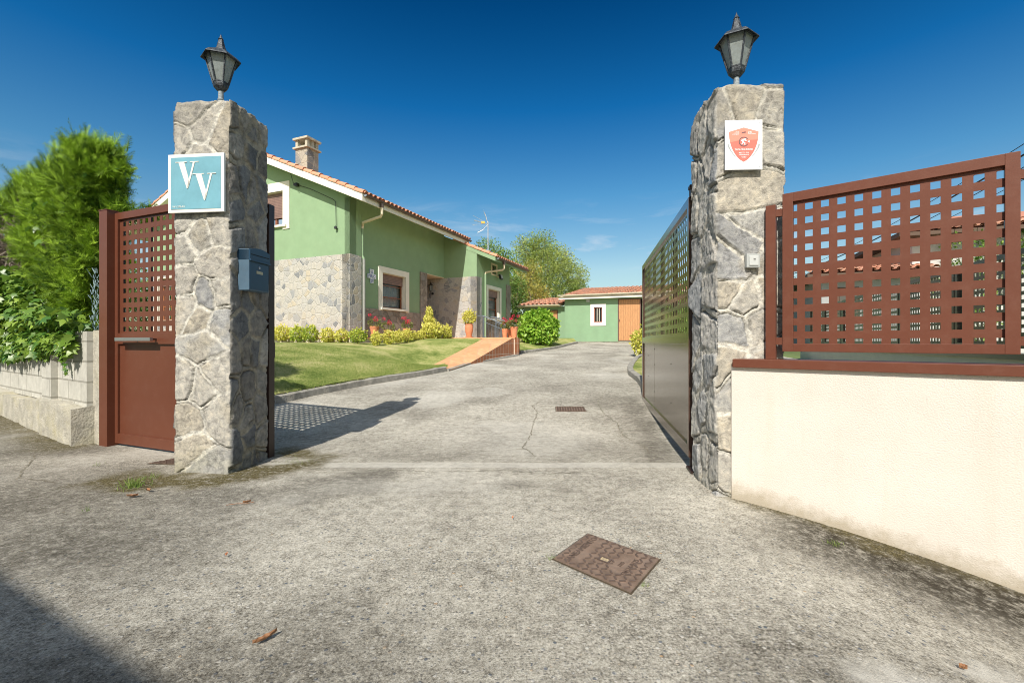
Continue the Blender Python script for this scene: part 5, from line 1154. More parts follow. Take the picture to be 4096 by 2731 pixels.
# barred window
sur = MB(); plate(sur, (-.025, 0, 0), (0, 1, 0), (-1, 0, 0), *holes(1.21, 1.987, 1.84, 2.943, [(1.385, 1.81, 2.015, 2.775)]), .0245); wn = sur.build('window', M_white, ob)
fr = MB(); plate(fr, (.03, 0, 0), (0, 1, 0), (-1, 0, 0), *holes(1.38, 1.815, 2.01, 2.78, [(1.43, 1.765, 2.06, 2.73)]), .04)
fr.build('frame', mat('faded red wood', (.34, .15, .11), .6), wn); 
bars = MB()
for t_ in (1.545, 1.655): bars.box((.02, t_ - .012, 2.06), (.045, t_ + .012, 2.73))
bars.build('bar', M_white, wn); MB().box((.12, 1.38, 2.0), (.13, 1.82, 2.78)).build('pane', M_dark, wn)
def board_door(t0, t1, z0, z1, s, lab):
    fr = MB(); fr.box((s - .01, t0, z0), (s + .05, t0 + .05, z1)); fr.box((s - .01, t1 - .05, z0), (s + .05, t1, z1)); fr.box((s - .01, t0 + .0505, z1 - .05), (s + .05, t1 - .0505, z1)); fr.box((s - .01, t0 + .0505, z0), (s + .05, t1 - .0505, z0 + .05)); d_ = fr.build('door', M_darkb, ob); d_['label'] = lab
    b = MB(); plate(b, (s + .012, 0, 0), (0, 1, 0), (-1, 0, 0), [t0 + .051, t1 - .051], [z0 + .051, z1 - .051], lambda i, j: True, .03); b.build('board_panel', M_board, d_)
    MB().box((s - .03, t1 - .10, (z0 + z1) / 2 - .06), (s - .008, t1 - .07, (z0 + z1) / 2 + .04)).build('handle', M_darkb, d_)
M_darkb = mat('dark brown door frame', (.12, .065, .05), .5)
board_door(-.50, .616, 1.06, 3.17, .02, 'light board door of the taller block'); board_door(3.80, 4.91, 1.0, 2.73, .33, 'light board door of the lower block')
MB().box((-.10, 2.02, 3.06), (0, 2.18, 3.20)).build('security_lamp', M_bell2, ob)
# eaves, gutters, roofs
def lean(name, t0, t1, s0, z0, s1, z1):
    mb = MB(); mb.prism([(s0, t0, z0), (s1, t0, z1), (s1, t0, z1 + .10), (s0, t0, z0 + .10)], (0, t1 - t0, 0)); return mb.build(name, M_cream, ob)
lean('eave', -4.4, 3.58, -.30, 3.22, 5.0, 4.20); lean('eave', 3.59, 5.98, .02, 2.87, 4.2, 3.60)
MB().box((-.32, -4.4, 3.20), (-.30, 3.58, 3.335)).build('fascia', M_white, ob)
def gut(t0, t1, s, z):
    mb = MB()
    for k in range(8):
        a0, a1 = math.pi + math.pi * k / 8, math.pi + math.pi * (k + 1) / 8; r_ = .07
        mb.poly([(s + r_ * math.cos(a0), t0, z + r_ * math.sin(a0)), (s + r_ * math.cos(a0), t1, z + r_ * math.sin(a0)), (s + r_ * math.cos(a1), t1, z + r_ * math.sin(a1)), (s + r_ * math.cos(a1), t0, z + r_ * math.sin(a1))])
    mb.prism([(s + .07 * math.cos(math.pi + math.pi * k / 8), t1, z + .07 * math.sin(math.pi + math.pi * k / 8)) for k in range(9)], (0, .008, 0))
    mb.build('gutter', M_pipecream2, ob)
M_pipecream2 = mat('off white gutter', (.70, .66, .52), .45, noise=.08)
gut(-4.4, 3.59, -.39, 3.42); gut(3.60, 5.99, -.06, 2.985)
tile_field('roof_tiles', (-.34, -4.35, 3.335), (0, 1, 0), 7.85, (5.3, 0, .98), 5.3, M_tileold, ob, seed=11, pitch=.24, r=.092)
tile_field('roof_tiles', (-.02, 3.66, 2.98), (0, 1, 0), 2.25, (4.2, 0, .74), 4.2, M_tileold, ob, seed=12, pitch=.24, r=.092)
lean('ridge_wall', -4.4, 3.58, 5.0, 4.10, 5.3, 4.16)

# neighbour houses seen over the right-hand fence
def nb_house(name, x, y, rot, wdt, dep, ze, zr, label, wallm, tilem, seed, wins=()):
    r = thing(name, (x, y, 0), rot, label, 'house')
    b = MB(); b.box((0, 0, -.5), (wdt, dep, ze)); b.build('wall', wallm, r)
    b = MB(); b.prism([(-.6, -.6, ze - .15), (wdt + .6, -.6, ze - .15), (wdt + .6, -.6, ze - .02), (-.6, -.6, ze - .02)], (0, dep + 1.2, 0)); b.build('eaves', M_woode, r)
    b = MB(); c0 = (wdt * .3, dep / 2, zr); c1 = (wdt * .7, dep / 2, zr); q0, q1, q2, q3 = (-.6, -.6, ze), (wdt + .6, -.6, ze), (wdt + .6, dep + .6, ze), (-.6, dep + .6, ze)
    b.poly([q0, q1, c1, c0]); b.poly([q1, q2, c1]); b.poly([q2, q3, c0, c1]); b.poly([q3, q0, c0]); b.build('roof', tilem, r)
    n_ = math.hypot(dep / 2 + .6, zr - ze); tile_field('roof_tiles', (-.4 , -.62, ze + .02), (1, 0, 0), wdt + .8, (0, dep / 2 + .6, zr - ze), 1.6, tilem, r, seed=seed, pitch=.26, r=.1)
    for (a, b_, z0, z1) in wins:
        w_ = MB().box((a, -.03, z0), (b_, -.001, z1)).build('window', M_woode, r); MB().box((a + .08, -.05, z0 + .08), (b_ - .08, -.031, z1 - .08)).build('pane', M_glass, w_)
    return r
M_woode = mat('dark stained wood', (.10, .06, .04), .7)
nb_house('house', 14.6, 16.6, R(-20), 9, 7, 4.95, 6.25, 'white house with a low tiled roof seen through the right fence panel', painted('white lime wash', (.50, .50, .49)), M_tileold, 21, [(1.0, 1.7, 2.6, 3.7), (3.2, 4.4, 2.3, 3.6)])
nb_house('house', 11.9, 17.5, R(-20), 3.0, 5, 3.6, 4.3, 'small grey white annex with a tiled roof left of the white house', painted('grey white render', (.34, .35, .36)), M_tileold, 22, [(.5, 1.2, 2.0, 3.1)])
# neighbour's building across the street behind the viewpoint (it throws the shadow at the lower left)
hdir = Vector((.882, -.472, 0)); hp = Vector((-.9, -5.12, 0)); ang = math.atan2(-.472, .882)
nb = thing('house', tuple(hp - hdir * 14), ang, 'plain rendered house across the street behind the viewpoint', 'house')
mb = MB(); mb.box((.4, -7.5, -1), (13.6, -.45, 5.15)); mb.build('wall', M_wallcream, nb); mb = MB(); mb.prism([(0, 0, 5.36), (0, 0, 5.5), (0, -4, 7.0), (0, -8, 5.5), (0, -8, 5.36), (0, -4, 6.85)], (14, 0, 0)); mb.build('roof', M_tileold, nb)
for x in (2, 5.5, 9, 12):
    w_ = MB().box((x - .6, -.449, 2.6), (x + .6, -.41, 4.0)).build('window', M_woode, nb); MB().box((x - .5, -.409, 2.7), (x + .5, -.40, 3.9)).build('pane', M_glass, w_)
# power lines
M_wire = mat('black cable', (.015, .015, .018), .6)
for k, (dx, dz, r_) in enumerate(((0, 0, .012), (.25, -.16, .028), (.45, -.42, .014), (.6, -.72, .010))):
    A_, B_ = Vector((12.6 + dx, 6.6, 7.35 + dz)), Vector((21.5 + dx, 36, 6.4 + dz * .8)); P_ = [A_.lerp(B_, i / 24) - Vector((0, 0, .75 * (1 - (2 * i / 24 - 1) ** 2))) for i in range(25)]
    o = MB().tube(P_, r_, 6).build('power_line', M_wire); tag(o, ['uppermost thin overhead cable at the right edge of the sky', 'thickest overhead cable, second from the top', 'third overhead cable from the top', 'lowest and thinnest overhead cable'][k], 'cable', 'overhead power lines')
    o.location = (0, 0, 0)
    for P2, nm in ((A_, 0), (B_, 0)): pass

# ---------------------------------------------------------------- manholes, drains, litter
def cover(pts, label, tread=True, text=True):
    """cast iron cover with four ground corners"""
    P = [Vector((x, y, gz(x, y) + .004)) for x, y in pts]; c = sum(P, Vector()) / 4
    root = thing('manhole_cover', tuple(c), 0, label, 'manhole cover')
    Q = [p - c for p in P]; L = MB()
    ccw = (Q[1] - Q[0]).cross(Q[2] - Q[0]).z > 0
    inn = [q * .972 for q in Q]; up = Vector((0, 0, .003))
    for i in range(4): L.poly([Q[i], Q[(i + 1) % 4], inn[(i + 1) % 4] + up, inn[i] + up])
    L.build('rim', M_rim_, root)
    b = MB(); i2 = [q * .965 + up * .9 for q in Q]; b.poly(i2); b.build('plate', M_iron, root)
    if tread:
        u_, v_ = (Q[1] - Q[0]), (Q[3] - Q[0]); tb = MB(); n_ = 11
        pos = lambda a, b: Q[0] + u_ * a + v_ * b + up * 1.3
        e1 = (u_.normalized() + v_.normalized()).normalized(); e2 = Vector((-e1.y, e1.x, 0))
        for i in range(n_):
            for j in range(n_):
                a, b_ = (i + .5) / n_, (j + .5) / n_
                if text and ((.08 < b_ < .92 and abs(a - .83) < .06) or (abs(a - .5) < .08 and abs(b_ - .45) < .09) or (.14 < a < .38 and .25 < b_ < .80)): continue
                w1, w2 = (e1, e2) if (i + j) % 2 else (e2, e1); c4 = pos(.035 + a * .93, .035 + b_ * .93); w1 = w1 * .0135; w2 = w2 * .0042
                tb.prism([c4 - w1 - w2, c4 + w1 - w2, c4 + w1 + w2, c4 - w1 + w2], (0, 0, .0035))
        tb.build('tread_pattern', M_iron2, root)
    if text:
        ax = v_.normalized(); ay = -u_.normalized(); 
        def put(s_, size, a, b_):
            me = text_mesh(s_, size, .0012); me.materials.clear(); me.materials.append(M_iron2); o = bpy.data.objects.new('lettering', me); COL.objects.link(o); o.parent = root
            p = pos(a, b_) + Vector((0, 0, .001)); x_ = v_.normalized(); z_ = Vector((0, 0, 1)); y_ = z_.cross(x_)
            o.matrix_local = Matrix(((x_.x, y_.x, 0, p.x), (x_.y, y_.y, 0, p.y), (0, 0, 1, p.z), (0, 0, 0, 1)))
        put('SANEAMIENTO', .046, .80, .50); put('3315', .026, .29, .50); put('EN124-B125', .034, .18, .52)
        r_ = MB(); cc = [pos(.5 + dx, .45 + dy) for dx, dy in ((-.07, -.06), (.07, -.06), (.07, .06), (-.07, .06))]; ci = [pos(.5 + dx, .45 + dy) for dx, dy in ((-.05, -.042), (.05, -.042), (.05, .042), (-.05, .042))]
        for i in range(4): r_.prism([cc[i], cc[(i + 1) % 4], ci[(i + 1) % 4], ci[i]], (0, 0, .004))
        r_.build('lifting_ring', M_iron2, root); r_ = MB(); r_.poly([q_ + Vector((0, 0, .0008)) for q_ in ci]); r_.build('dirt_fill', M_sand, root)
    return root
M_iron = mat('rusty cast iron', (.20, .138, .10), .75, metal=.0, noise=.45, nscale=9, bump=.5, bscale=90, dirt=.5, dirtcol=(.12, .11, .10), dscale=8)
M_iron2 = mat('worn cast iron relief', (.12, .085, .068), .6, metal=.1, noise=.3, nscale=30)
M_rim_ = mat('dirt line round the cover', (.07, .05, .03), .95, noise=.5, nscale=50); M_sand = mat('sand', (.40, .32, .20), 1, noise=.4, nscale=80)
# corners ordered so that u runs along the long side, text reads along the upper left edge
cover([(.494, 1.882), (.189, 2.190), (.414, 2.488), (.719, 2.190)], 'rusty patterned square manhole cover in the foreground concrete')
cover([(.60, 6.26), (1.03, 6.26), (1.04, 6.60), (.625, 6.60)], 'small flat manhole cover in the middle of the driveway', text=False)
cover([(-3.13, 3.90), (-2.77, 3.86), (-2.70, 4.09), (-2.98, 4.14)], 'brown drain cover on the ground before the pedestrian gate', text=False)
dp = thing('drain_pipe', (-3.60, 6.70, gz(-3.6, 6.7) + .055), math.atan2(.76, .34), 'short dark drain pipe end poking out of the kerb', 'pipe')
MB().lathe([(.036, 0), (.046, 0), (.046, .12), (.036, .12), (.036, 0)], 14).build('pipe', M_pipegrey, dp).rotation_euler = (R(90), 0, 0); MB().lathe([(0, .02), (.037, .02)], 14).build('opening', M_dark, dp).rotation_euler = (R(90), 0, 0)
M_dry = mat('dry brown leaf', (.27, .135, .065), .8, noise=.25, nscale=40)
def dryleaf(x, y, L, w_, rot, label, m=M_dry):
    mb = MB(); n_ = 7; 
    for i in range(n_):
        def ws(t): return w_ * math.sin(math.pi * min(1, t * 1.02)) ** .8 * (1 + .25 * math.sin(t * 25))
        t0, t1 = i / n_, (i + 1) / n_; z = lambda t: .006 + .35 * L * (t - .5) ** 2
        mb.poly([(-ws(t0), t0 * L, z(t0) + .010), (0, t0 * L, z(t0)), (0, t1 * L, z(t1)), (-ws(t1), t1 * L, z(t1) + .010)]); mb.poly([(0, t0 * L, z(t0)), (ws(t0), t0 * L, z(t0) + .014), (ws(t1), t1 * L, z(t1) + .014), (0, t1 * L, z(t1))])
    o = mb.build('fallen_leaf', m, loc=(x, y, gz(x, y) + .003), rotz=rot); return tag(o, label, 'leaf', 'fallen leaves')
G_ = lambda px, py: ((px - 1176) * 1.05 / (py - 784), 1097.25 / (py - 784))
dryleaf(*G_(580, 1488), .085, .012, R(-35), 'curled brown leaf on the bare concrete in the left foreground')
dryleaf(*G_(291, 1143), .07, .018, R(-80), 'reddish leaf on the concrete below the grass tuft')
dryleaf(*G_(345, 1131), .05, .012, R(60), 'thin reddish leaf to the right of the grass tuft'); dryleaf(*G_(558, 1158), .045, .012, R(-60), 'small brown leaf in front of the left pillar')
dryleaf(*G_(519, 1281), .018, .006, R(20), 'tiny orange leaf left of centre on the concrete', M_terra)
dryleaf(*G_(2222, 1492), .022, .006, R(60), 'tiny red leaf in the lower right corner'); dryleaf(*G_(1178, 1195), .016, .005, R(10), 'tiny red leaf in the middle of the entrance', M_terra)
tw = MB().tube([(0, 0, .008), (.05, .02, .010), (.11, .03, .007), (.15, .05, .012)], .0022, 5); tw.build('twig', M_dry, loc=(*G_(520, 1163), .003)); tag(bpy.data.objects['twig'], 'thin dry twig on the concrete before the left pillar', 'twig')
def tuft(px, py, n_, h_, spread, label, dz=0):
    x, y = G_(px, py); P_ = np.stack([x + rng.normal(0, spread, n_), y + rng.normal(0, spread, n_), np.full(n_, gz(x, y) - .003)], 1); D = np.stack([rng.normal(0, .6, n_), rng.normal(0, .6, n_), np.ones(n_)], 1)
    o = scatter('grass_tuft', [(-.035, 0, 0), (.035, 0, 0), (.025, .6, .05), (-.025, .6, .05), (0, 1, .2)], [(0, 1, 2), (0, 2, 3), (3, 2, 4)], P_, D, rng.uniform(0, 6.28, n_), rng.uniform(.4, 1, n_) * h_, M_blade2)
    return tag(o, label, 'grass tuft', 'grass tufts in the concrete')
M_blade2 = leafmat('weed blades', (.12, .22, .04), (.30, .38, .10), .6, .35)
tuft(308, 1118, 90, .10, .035, 'largest grass tuft at the left foot of the pillar'); tuft(345, 1098, 35, .05, .03, 'small grass tuft touching the foot of the left pillar')
tuft(200, 1172, 16, .05, .02, 'sparse grass tuft in the concrete at the far left'); tuft(224, 1068, 16, .05, .03, 'grass tuft in front of the concrete footing'); tuft(1915, 1224, 60, .035, .02, 'tiny green weed at the foot of the cream wall')
tuft(680, 1060, 160, .025, .07, 'low green weeds beside the left pillar on the threshold'); tuft(1267, 1284, 25, .035, .008, 'grass at the left corner of the manhole cover'); tuft(1480, 1345, 25, .03, .012, 'dry grass at the right edge of the manhole cover')

# ---------------------------------------------------------------- vegetation
# conifer hedge behind the block wall
M_conifer = leafmat('conifer sprays', (.025, .08, .008), (.38, .58, .045), .6, .20, .25)
M_hedge_core = mat('dark hedge interior', (.018, .016, .009), .95, noise=.5, nscale=8)  # shade inside the hedge put into a near-black colour
hr = thing('hedge', (-4.86, 5.05, 0), math.atan2(.53, -.848), 'tall clipped bright green conifer hedge behind the block wall', 'hedge')
def spray_template():
    v = []; f = []
    def tri(a, b, c): i = len(v); v.extend([a, b, c]); f.append((i, i + 1, i + 2))
    tri((-.03, 0, 0), (.03, 0, 0), (0, 1, .06))
    for k in range(6):
        y = .12 + k * .135; L_ = .34 * (1 - .5 * abs(k - 1.5) / 4)
        for s_ in (-1, 1): tri((0, y, 0), (s_ * .03, y + .09, .02), (s_ * L_ * .72, y + L_ * .8, .05 * (k % 2)))
    return v, f
TS = spray_template()
# local frame: x along the wall away from the gate, y towards the street (front face y=0 bulging)
HL, HT = 6.0, .50
def htop(x): return 3.32 + .05 * np.sin(x * 3.1) - .03 * np.clip(x - 1.2, 0, 9)
n1 = 19000; x = rng.random(n1) ** 1.35 * HL; z = 1.2 + rng.random(n1) * (htop(x) - 1.2)
bul = (vnoise(x, z, 2.2, 41, 3) - .5) * .5 - .32 * sstep(.5, 0, htop(x) - z) + .15 * sstep(1.5, 2.6, z) + (vnoise(x, z, 7.5, 55, 2) - .5) * .34
keep = ~((x > 2.3) & (z < 2.9 + .25 * vnoise(x, z, 3, 1, 2)) & (z > 1.9))
P1 = np.stack([x, bul - .05 - rng.random(n1) * .16, z], 1)[keep]; D1 = np.stack([rng.normal(0, .65, n1), .45 + rng.normal(0, .45, n1), .45 + rng.normal(0, .6, n1) + .8 * sstep(.4, 0, htop(x) - z)], 1)[keep]
n2 = 9500; y = -rng.random(n2) * HT; z = 1.35 + rng.random(n2) * (htop(0 * y) - 1.35); out = .14 * np.sin(z * 4) + (vnoise(y, z, 2.6, 43, 3) - .5) * .45 + (vnoise(y, z, 7, 57, 2) - .5) * .34 + .12 * sstep(1.9, 3.0, z) - .35 * sstep(.5, 0, 3.4 - z) 
P2 = np.stack([.04 - out + rng.random(n2) * .16, y, z], 1); D2 = np.stack([-.5 + rng.normal(0, .5, n2), .2 + rng.normal(0, .5, n2), .2 + rng.normal(0, .6, n2)], 1)
n3 = 4200; x = rng.random(n3) * HL; y = -rng.random(n3) * HT; P3_ = np.stack([x, y, htop(x) - rng.random(n3) * .14], 1); D3 = np.stack([rng.normal(0, .5, n3), rng.normal(0, .5, n3), .9 + 0 * x], 1)
# wispy leaders
n4 = 110; x = rng.random(n4) * 4.2; P4 = np.stack([x, -rng.random(n4) * HT, htop(x) + rng.random(n4) * .02], 1); D4 = np.stack([rng.normal(0, .35, n4), rng.normal(0, .3, n4), 1 + 0 * x], 1)
n5 = 420; q5 = rng.random(n5); P5 = np.stack([-.15 - q5 * .45, -.15 - rng.random(n5) * .5, 2.45 + rng.normal(0, .05, n5) + .05 * q5], 1); D5 = np.stack([-1 + rng.normal(0, .3, n5), .3 + rng.normal(0, .3, n5), .1 + rng.normal(0, .3, n5)], 1)
n6 = 26; P6 = np.stack([.35 + rng.normal(0, .10, n6), -.3 + rng.normal(0, .1, n6), 3.26 + np.linspace(0, .24, n6)], 1); D6 = np.stack([rng.normal(.25, .25, n6), rng.normal(0, .2, n6), 1 + np.zeros(n6)], 1)
PA = np.concatenate([P1, P2, P3_, P4, P5, P6]); DA = np.concatenate([D1, D2, D3, D4, D5, D6])
sz = np.concatenate([rng.uniform(.08, .16, len(P1)), rng.uniform(.08, .16, n2), rng.uniform(.10, .19, n3), rng.uniform(.14, .26, n4), rng.uniform(.12, .2, n5), rng.uniform(.13, .20, n6)])
vr = np.clip(-.05 + 1.15 * vnoise(PA[:, 0] * 1 + PA[:, 1], PA[:, 2], 5, 77, 3) + rng.normal(0, .28, len(PA)), 0, 1)
scatter('foliage', *TS, PA, DA, rng.uniform(0, 6.28, len(PA)), sz, M_conifer, hr, vr)
mb = MB()  # dark boxes added inside the foliage to block light
for i in range(12):
    x0, x1 = i * .5 + .12, i * .5 + .619; zt = float(htop(np.array(x0 + .25))) - .22; mb.box((x0, -HT + .1, 1.0), (x1, -.30 - .1 * (i % 2), zt))
mb.build('light_blocker', M_hedge_core, hr)
# dead wood patch
M_deadw = mat('dead grey twigs', (.30, .26, .21), .9, var=(.16, .12, .09))
n = 2600; P = np.stack([2.2 + rng.random(n) * 2.4, -.28 + rng.normal(0, .08, n), 1.7 + rng.random(n) * 1.35], 1); D = np.stack([rng.normal(-.5, .5, n), rng.normal(0, .4, n), rng.normal(0, .7, n)], 1)
scatter('dead_twigs', [(-.018, 0, 0), (.018, 0, 0), (.012, 1, .05), (-.012, 1, .05)], [(0, 1, 2), (0, 2, 3)], P, D, rng.uniform(0, 6.28, n), rng.uniform(.15, .35, n), M_deadw, hr)
# ivy on the block wall
M_ivy = leafmat('ivy leaves', (.05, .15, .022), (.32, .45, .06), .38, .25, .5)
T_IVY = ([(0, 0, 0), (.42, .05, -.05), (.30, .38, .03), (.62, .55, -.08), (.22, .68, .03), (0, 1.15, -.12), (-.22, .68, .03), (-.62, .55, -.08), (-.30, .38, .03), (-.42, .05, -.05), (0, .45, .05)],
         [(10, 0, 1), (10, 1, 2), (10, 2, 3), (10, 3, 4), (10, 4, 5), (10, 5, 6), (10, 6, 7), (10, 7, 8), (10, 8, 9), (10, 9, 0)])
iv = thing('ivy', (WL0[0], WL0[1], 0), la, 'large leaved ivy hanging over the top of the block wall', 'ivy')
n = 2500; x = .15 + rng.random(n) ** .8 * 3.4; hang = .10 + .24 * vnoise(x, x * 0, 2.6, 5, 3) + .10 * sstep(.6, 2.5, x); up_ = .22 + .55 * sstep(.9, 2.6, x); q = rng.random(n); z = 1.19 - hang + q * (hang + up_); y = np.where(z < 1.17, -.10 + rng.random(n) * .10, -.22 + .18 * sstep(1.15, 1.3, z) + rng.normal(0, .06, n))
P = np.stack([x, y, z], 1); D = np.stack([rng.normal(0, .45, n), .45 + rng.normal(0, .25, n), -.65 + rng.normal(0, .35, n)], 1)
n_b = 90; tr = rng.integers(0, 3, n_b); tq = rng.random(n_b); Pb = np.stack([np.array([.62, .95, 1.6])[tr] - .18 * tq * np.array([1, -.4, 1])[tr], -.06 + rng.normal(0, .015, n_b), 1.05 - tq * np.array([.34, .22, .2])[tr]], 1)
n_c = 700; xc = 2.3 + rng.random(n_c) * 1.6; Pc = np.stack([xc, .02 + rng.normal(0, .10, n_c), 1.3 + rng.random(n_c) * .75], 1)
n_d = 16; Pd = np.stack([.75 + rng.random(n_d) * .5, -.02 + rng.normal(0, .03, n_d), 2.2 + rng.random(n_d) * .75], 1); cl = rng.random(n_d); Pd = Pd + np.stack([np.sin(Pd[:, 2] * 3) * .15, 0 * cl, 0 * cl], 1)
PA = np.concatenate([P, Pb, Pc, Pd]); DA = np.concatenate([D, np.stack([rng.normal(0, .4, n_b), .3 + 0 * tq, -.8 + 0 * tq], 1), np.stack([rng.normal(0, .5, n_c), .6 + 0 * xc, -.5 + rng.normal(0, .4, n_c)], 1), np.stack([rng.normal(0, .6, n_d), .5 + 0 * cl, -.4 + rng.normal(0, .5, n_d)], 1)])
up_n = rng.normal(0, .45, len(PA))     # leaves face the street
scatter('leaves', *T_IVY, PA, DA, up_n, np.concatenate([rng.uniform(.055, .12, n), rng.uniform(.035, .06, n_b), rng.uniform(.06, .12, n_c), rng.uniform(.07, .11, n_d)]), M_ivy, iv, np.clip(rng.beta(1.3, 2.2, len(PA)), 0, 1))
mb = MB()
for k in range(9): 
    x = .4 + k * .42; mb.tube([(x, -.2, 1.25), (x + .05, -.06, 1.17), (x - .06, -.10, .95 - .05 * (k % 3))], .005, 5)
mb.build('stems', M_dry, iv)
# wire netting remnant beside the post
wn_ = thing('wire_netting', (-4.32, 4.78, 0), la, 'crumpled blue green wire netting between the hedge and the gate post', 'netting')
mb = MB()
for i in range(9):
    for j in range(12):
        x, z = -.16 + i * .05 + (j % 2) * .025, 1.17 + j * .055
        w1 = Vector((x + rng.normal(0, .006), rng.normal(0, .02), z)); 
        for dx in (-.025, .025): mb.tube([w1, w1 + Vector((dx, rng.normal(0, .015), .05))], .0026, 4, caps=False)
mb.build('mesh', mat('plastic coated wire', (.30, .42, .42), .5), wn_)

def crown(name, parent, blobs, nleaf, size, m, tmpl=T_QUAD, seed=1, shell=.55, vbase=.0):
    rg = np.random.default_rng(seed); B = np.array(blobs, float); wgt = B[:, 3] ** 2; wgt /= wgt.sum(); id_ = rg.choice(len(B), nleaf, p=wgt); d = rg.normal(size=(nleaf, 3)); d /= np.linalg.norm(d, axis=1)[:, None]
    r_ = (shell + (1 - shell) * rg.random(nleaf)) * B[id_, 3]; lump = 1 + .22 * np.sin(d[:, 0] * 7 + id_) * np.sin(d[:, 1] * 6 + id_ * 2) * np.sin(d[:, 2] * 5 + id_)
    P = B[id_, :3] + d * (r_ * lump)[:, None] * np.array([1, 1, B[0, 4] if B.shape[1] > 4 else 1]); D = d + rg.normal(0, .7, (nleaf, 3)); D[:, 2] -= .15
    var = np.clip(vbase + rg.random(len(B))[id_] * .5 + rg.normal(.2, .25, nleaf), 0, 1)
    return scatter(name, *tmpl, P, D, rg.uniform(0, 6.28, nleaf), rg.uniform(.6, 1.2, nleaf) * size, m, parent, var)
def tree(x, y, z0, blobs, nleaf, size, m, label, trunk_h, tr=.18, seed=1, name='tree', limbs=True, barkm=None, shell=.45):
    r = thing(name, (x, y, z0), 0, label, 'tree', 'trees behind the houses'); bm_ = barkm or M_bark; rg = random.Random(seed)
    mb = MB(); mb.tube([(0, 0, -.3), (.05, 0, trunk_h * .5), (0, .05, trunk_h)], [tr * 1.2, tr, tr * .7], 9)
    mb.build('trunk', bm_, r)
    if limbs:
        lb_ = MB()
        for b in blobs:
            c = Vector(b[:3]); s_ = Vector((0, .05, trunk_h * rg.uniform(.6, 1))); m_ = s_.lerp(c, .5) + Vector((rg.uniform(-.3, .3), rg.uniform(-.3, .3), rg.uniform(.0, .4)))
            lb_.tube([s_, m_, c], [tr * .45, tr * .3, tr * .12], 6)
            for q in range(8): lb_.tube([m_.lerp(c, .6), c + Vector((rg.uniform(-1, 1), rg.uniform(-1, 1), rg.uniform(-.5, 1))) * b[3] * .7], [tr * .14, tr * .04], 5)
        lb_.build('limbs', bm_, r)
    crown('crown', r, blobs, nleaf, size, m, seed=seed, shell=shell)
    return r
M_bark = mat('lichen grey bark', (.26, .22, .15), .95, noise=.3, nscale=9)
M_lf1 = leafmat('fresh green tree leaves', (.12, .23, .035), (.34, .46, .11), .6, .35); M_lf2 = leafmat('yellowing willow leaves', (.22, .32, .06), (.50, .56, .17), .65, .35); M_lf3 = leafmat('dark green leaves', (.07, .15, .03), (.22, .34, .07), .55, .25); M_lf4 = leafmat('orange lichen yellow leaves', (.28, .30, .06), (.54, .46, .12), .7, .3)
# pixel columns for reference in 3-D: x = (px-1176)/1045*Y
tree(-1.6, 29.5, 1.1, [(-.9, 0, 5.0, 1.0, 1), (.0, 0, 5.5, 1.15, 1), (1.0, .2, 5.15, .9, 1), (1.4, 0, 4.3, .9, 1), (-.2, 0, 4.3, 1.4, 1), (.7, 0, 3.3, 1.3, 1), (-1.2, 0, 3.9, 1.0, 1), (1.9, .2, 3.2, .8, 1)], 15000, .13, M_lf1, 'fresh green tree rising behind the lower roof and aerial', 2.6, .2, 3)
tree(2.35, 31.5, 1.0, [(-1.3, 0, 6.4, 1.15, 1), (-.3, 0, 6.55, 1.25, 1), (.9, 0, 5.6, 1.2, 1), (1.9, 0, 4.6, 1.15, 1), (.2, -.2, 5.0, 1.6, 1), (-1.3, 0, 4.9, 1.3, 1), (1.5, 0, 3.4, 1.3, 1), (0, 0, 3.5, 1.5, 1), (2.3, 0, 3.6, .8, 1), (-1.6, 0, 3.5, 1.1, 1)], 32000, .115, M_lf2, 'large round yellowing tree with visible branches behind the outbuilding', 2.2, .24, 5, shell=.3)
tree(.95, 27.6, 1.1, [(-.2, 0, 3.6, .9, 1), (.5, 0, 2.9, .9, 1), (-.4, .1, 2.6, .8, 1), (.2, 0, 4.3, .7, 1)], 3600, .12, M_lf4, 'small orange tinged tree in front of the large yellowing tree', 1.8, .12, 8, shell=.2)
tree(.15, 25.9, 1.0, [(0, 0, 2.6, .75, 1), (-.3, 0, 1.8, .8, 1), (.35, .1, 1.6, .75, 1), (.3, 0, 3.2, .5, 1), (.0, 0, .9, .8, 1), (-.2, 0, 3.5, .45, 1)], 5200, .12, M_lf3, 'dark green bushy tree between the house and the outbuilding', 1.4, .1, 9, shell=.4)
for i, (x, y, h_, lab) in enumerate(((-19.5, 23, 3.6, 'dark green tree seen through the left columns of holes in the pedestrian gate'), (-17.4, 24.5, 2.9, 'lower green tree seen low through the middle holes of the pedestrian gate'))):
    t_ = tree(x, y, .9, [(0, 0, h_ - .7, 1.3, 1), (.9, 0, h_ - 1.4, 1.2, 1), (-1.0, 0, h_ - 1.2, 1.3, 1), (0, 0, h_ - 2.0, 1.5, 1)], 3800, .18, M_lf3, lab, 1.2, .15, 20 + i, limbs=False)
for i, (x, y, lab) in enumerate(((-19.5, 12.5, 'broad dark tree beyond the left end of the block wall'), (-25, 17, 'second broad tree further left behind the block wall'), (-30, 12, 'tree standing alone at the far left of the meadow'))):
    tree(x, y, .6, [(0, 0, 3.4, 1.7, 1), (1.2, .3, 2.5, 1.4, 1), (-1.3, 0, 2.6, 1.5, 1), (0, .4, 1.7, 1.6, 1)], 3000, .24, M_lf3, lab, 1.4, .18, 50 + i, limbs=False)
tree(20.2, 33.0, 1, [(0, 0, 2.6, 1.5, 1), (.4, 0, 3.6, 1.1, 1), (-.2, 0, 1.4, 1.5, 1)], 3000, .2, M_lf3, 'dark tree far behind the right fence panel', 1.4, .15, 33, limbs=False)
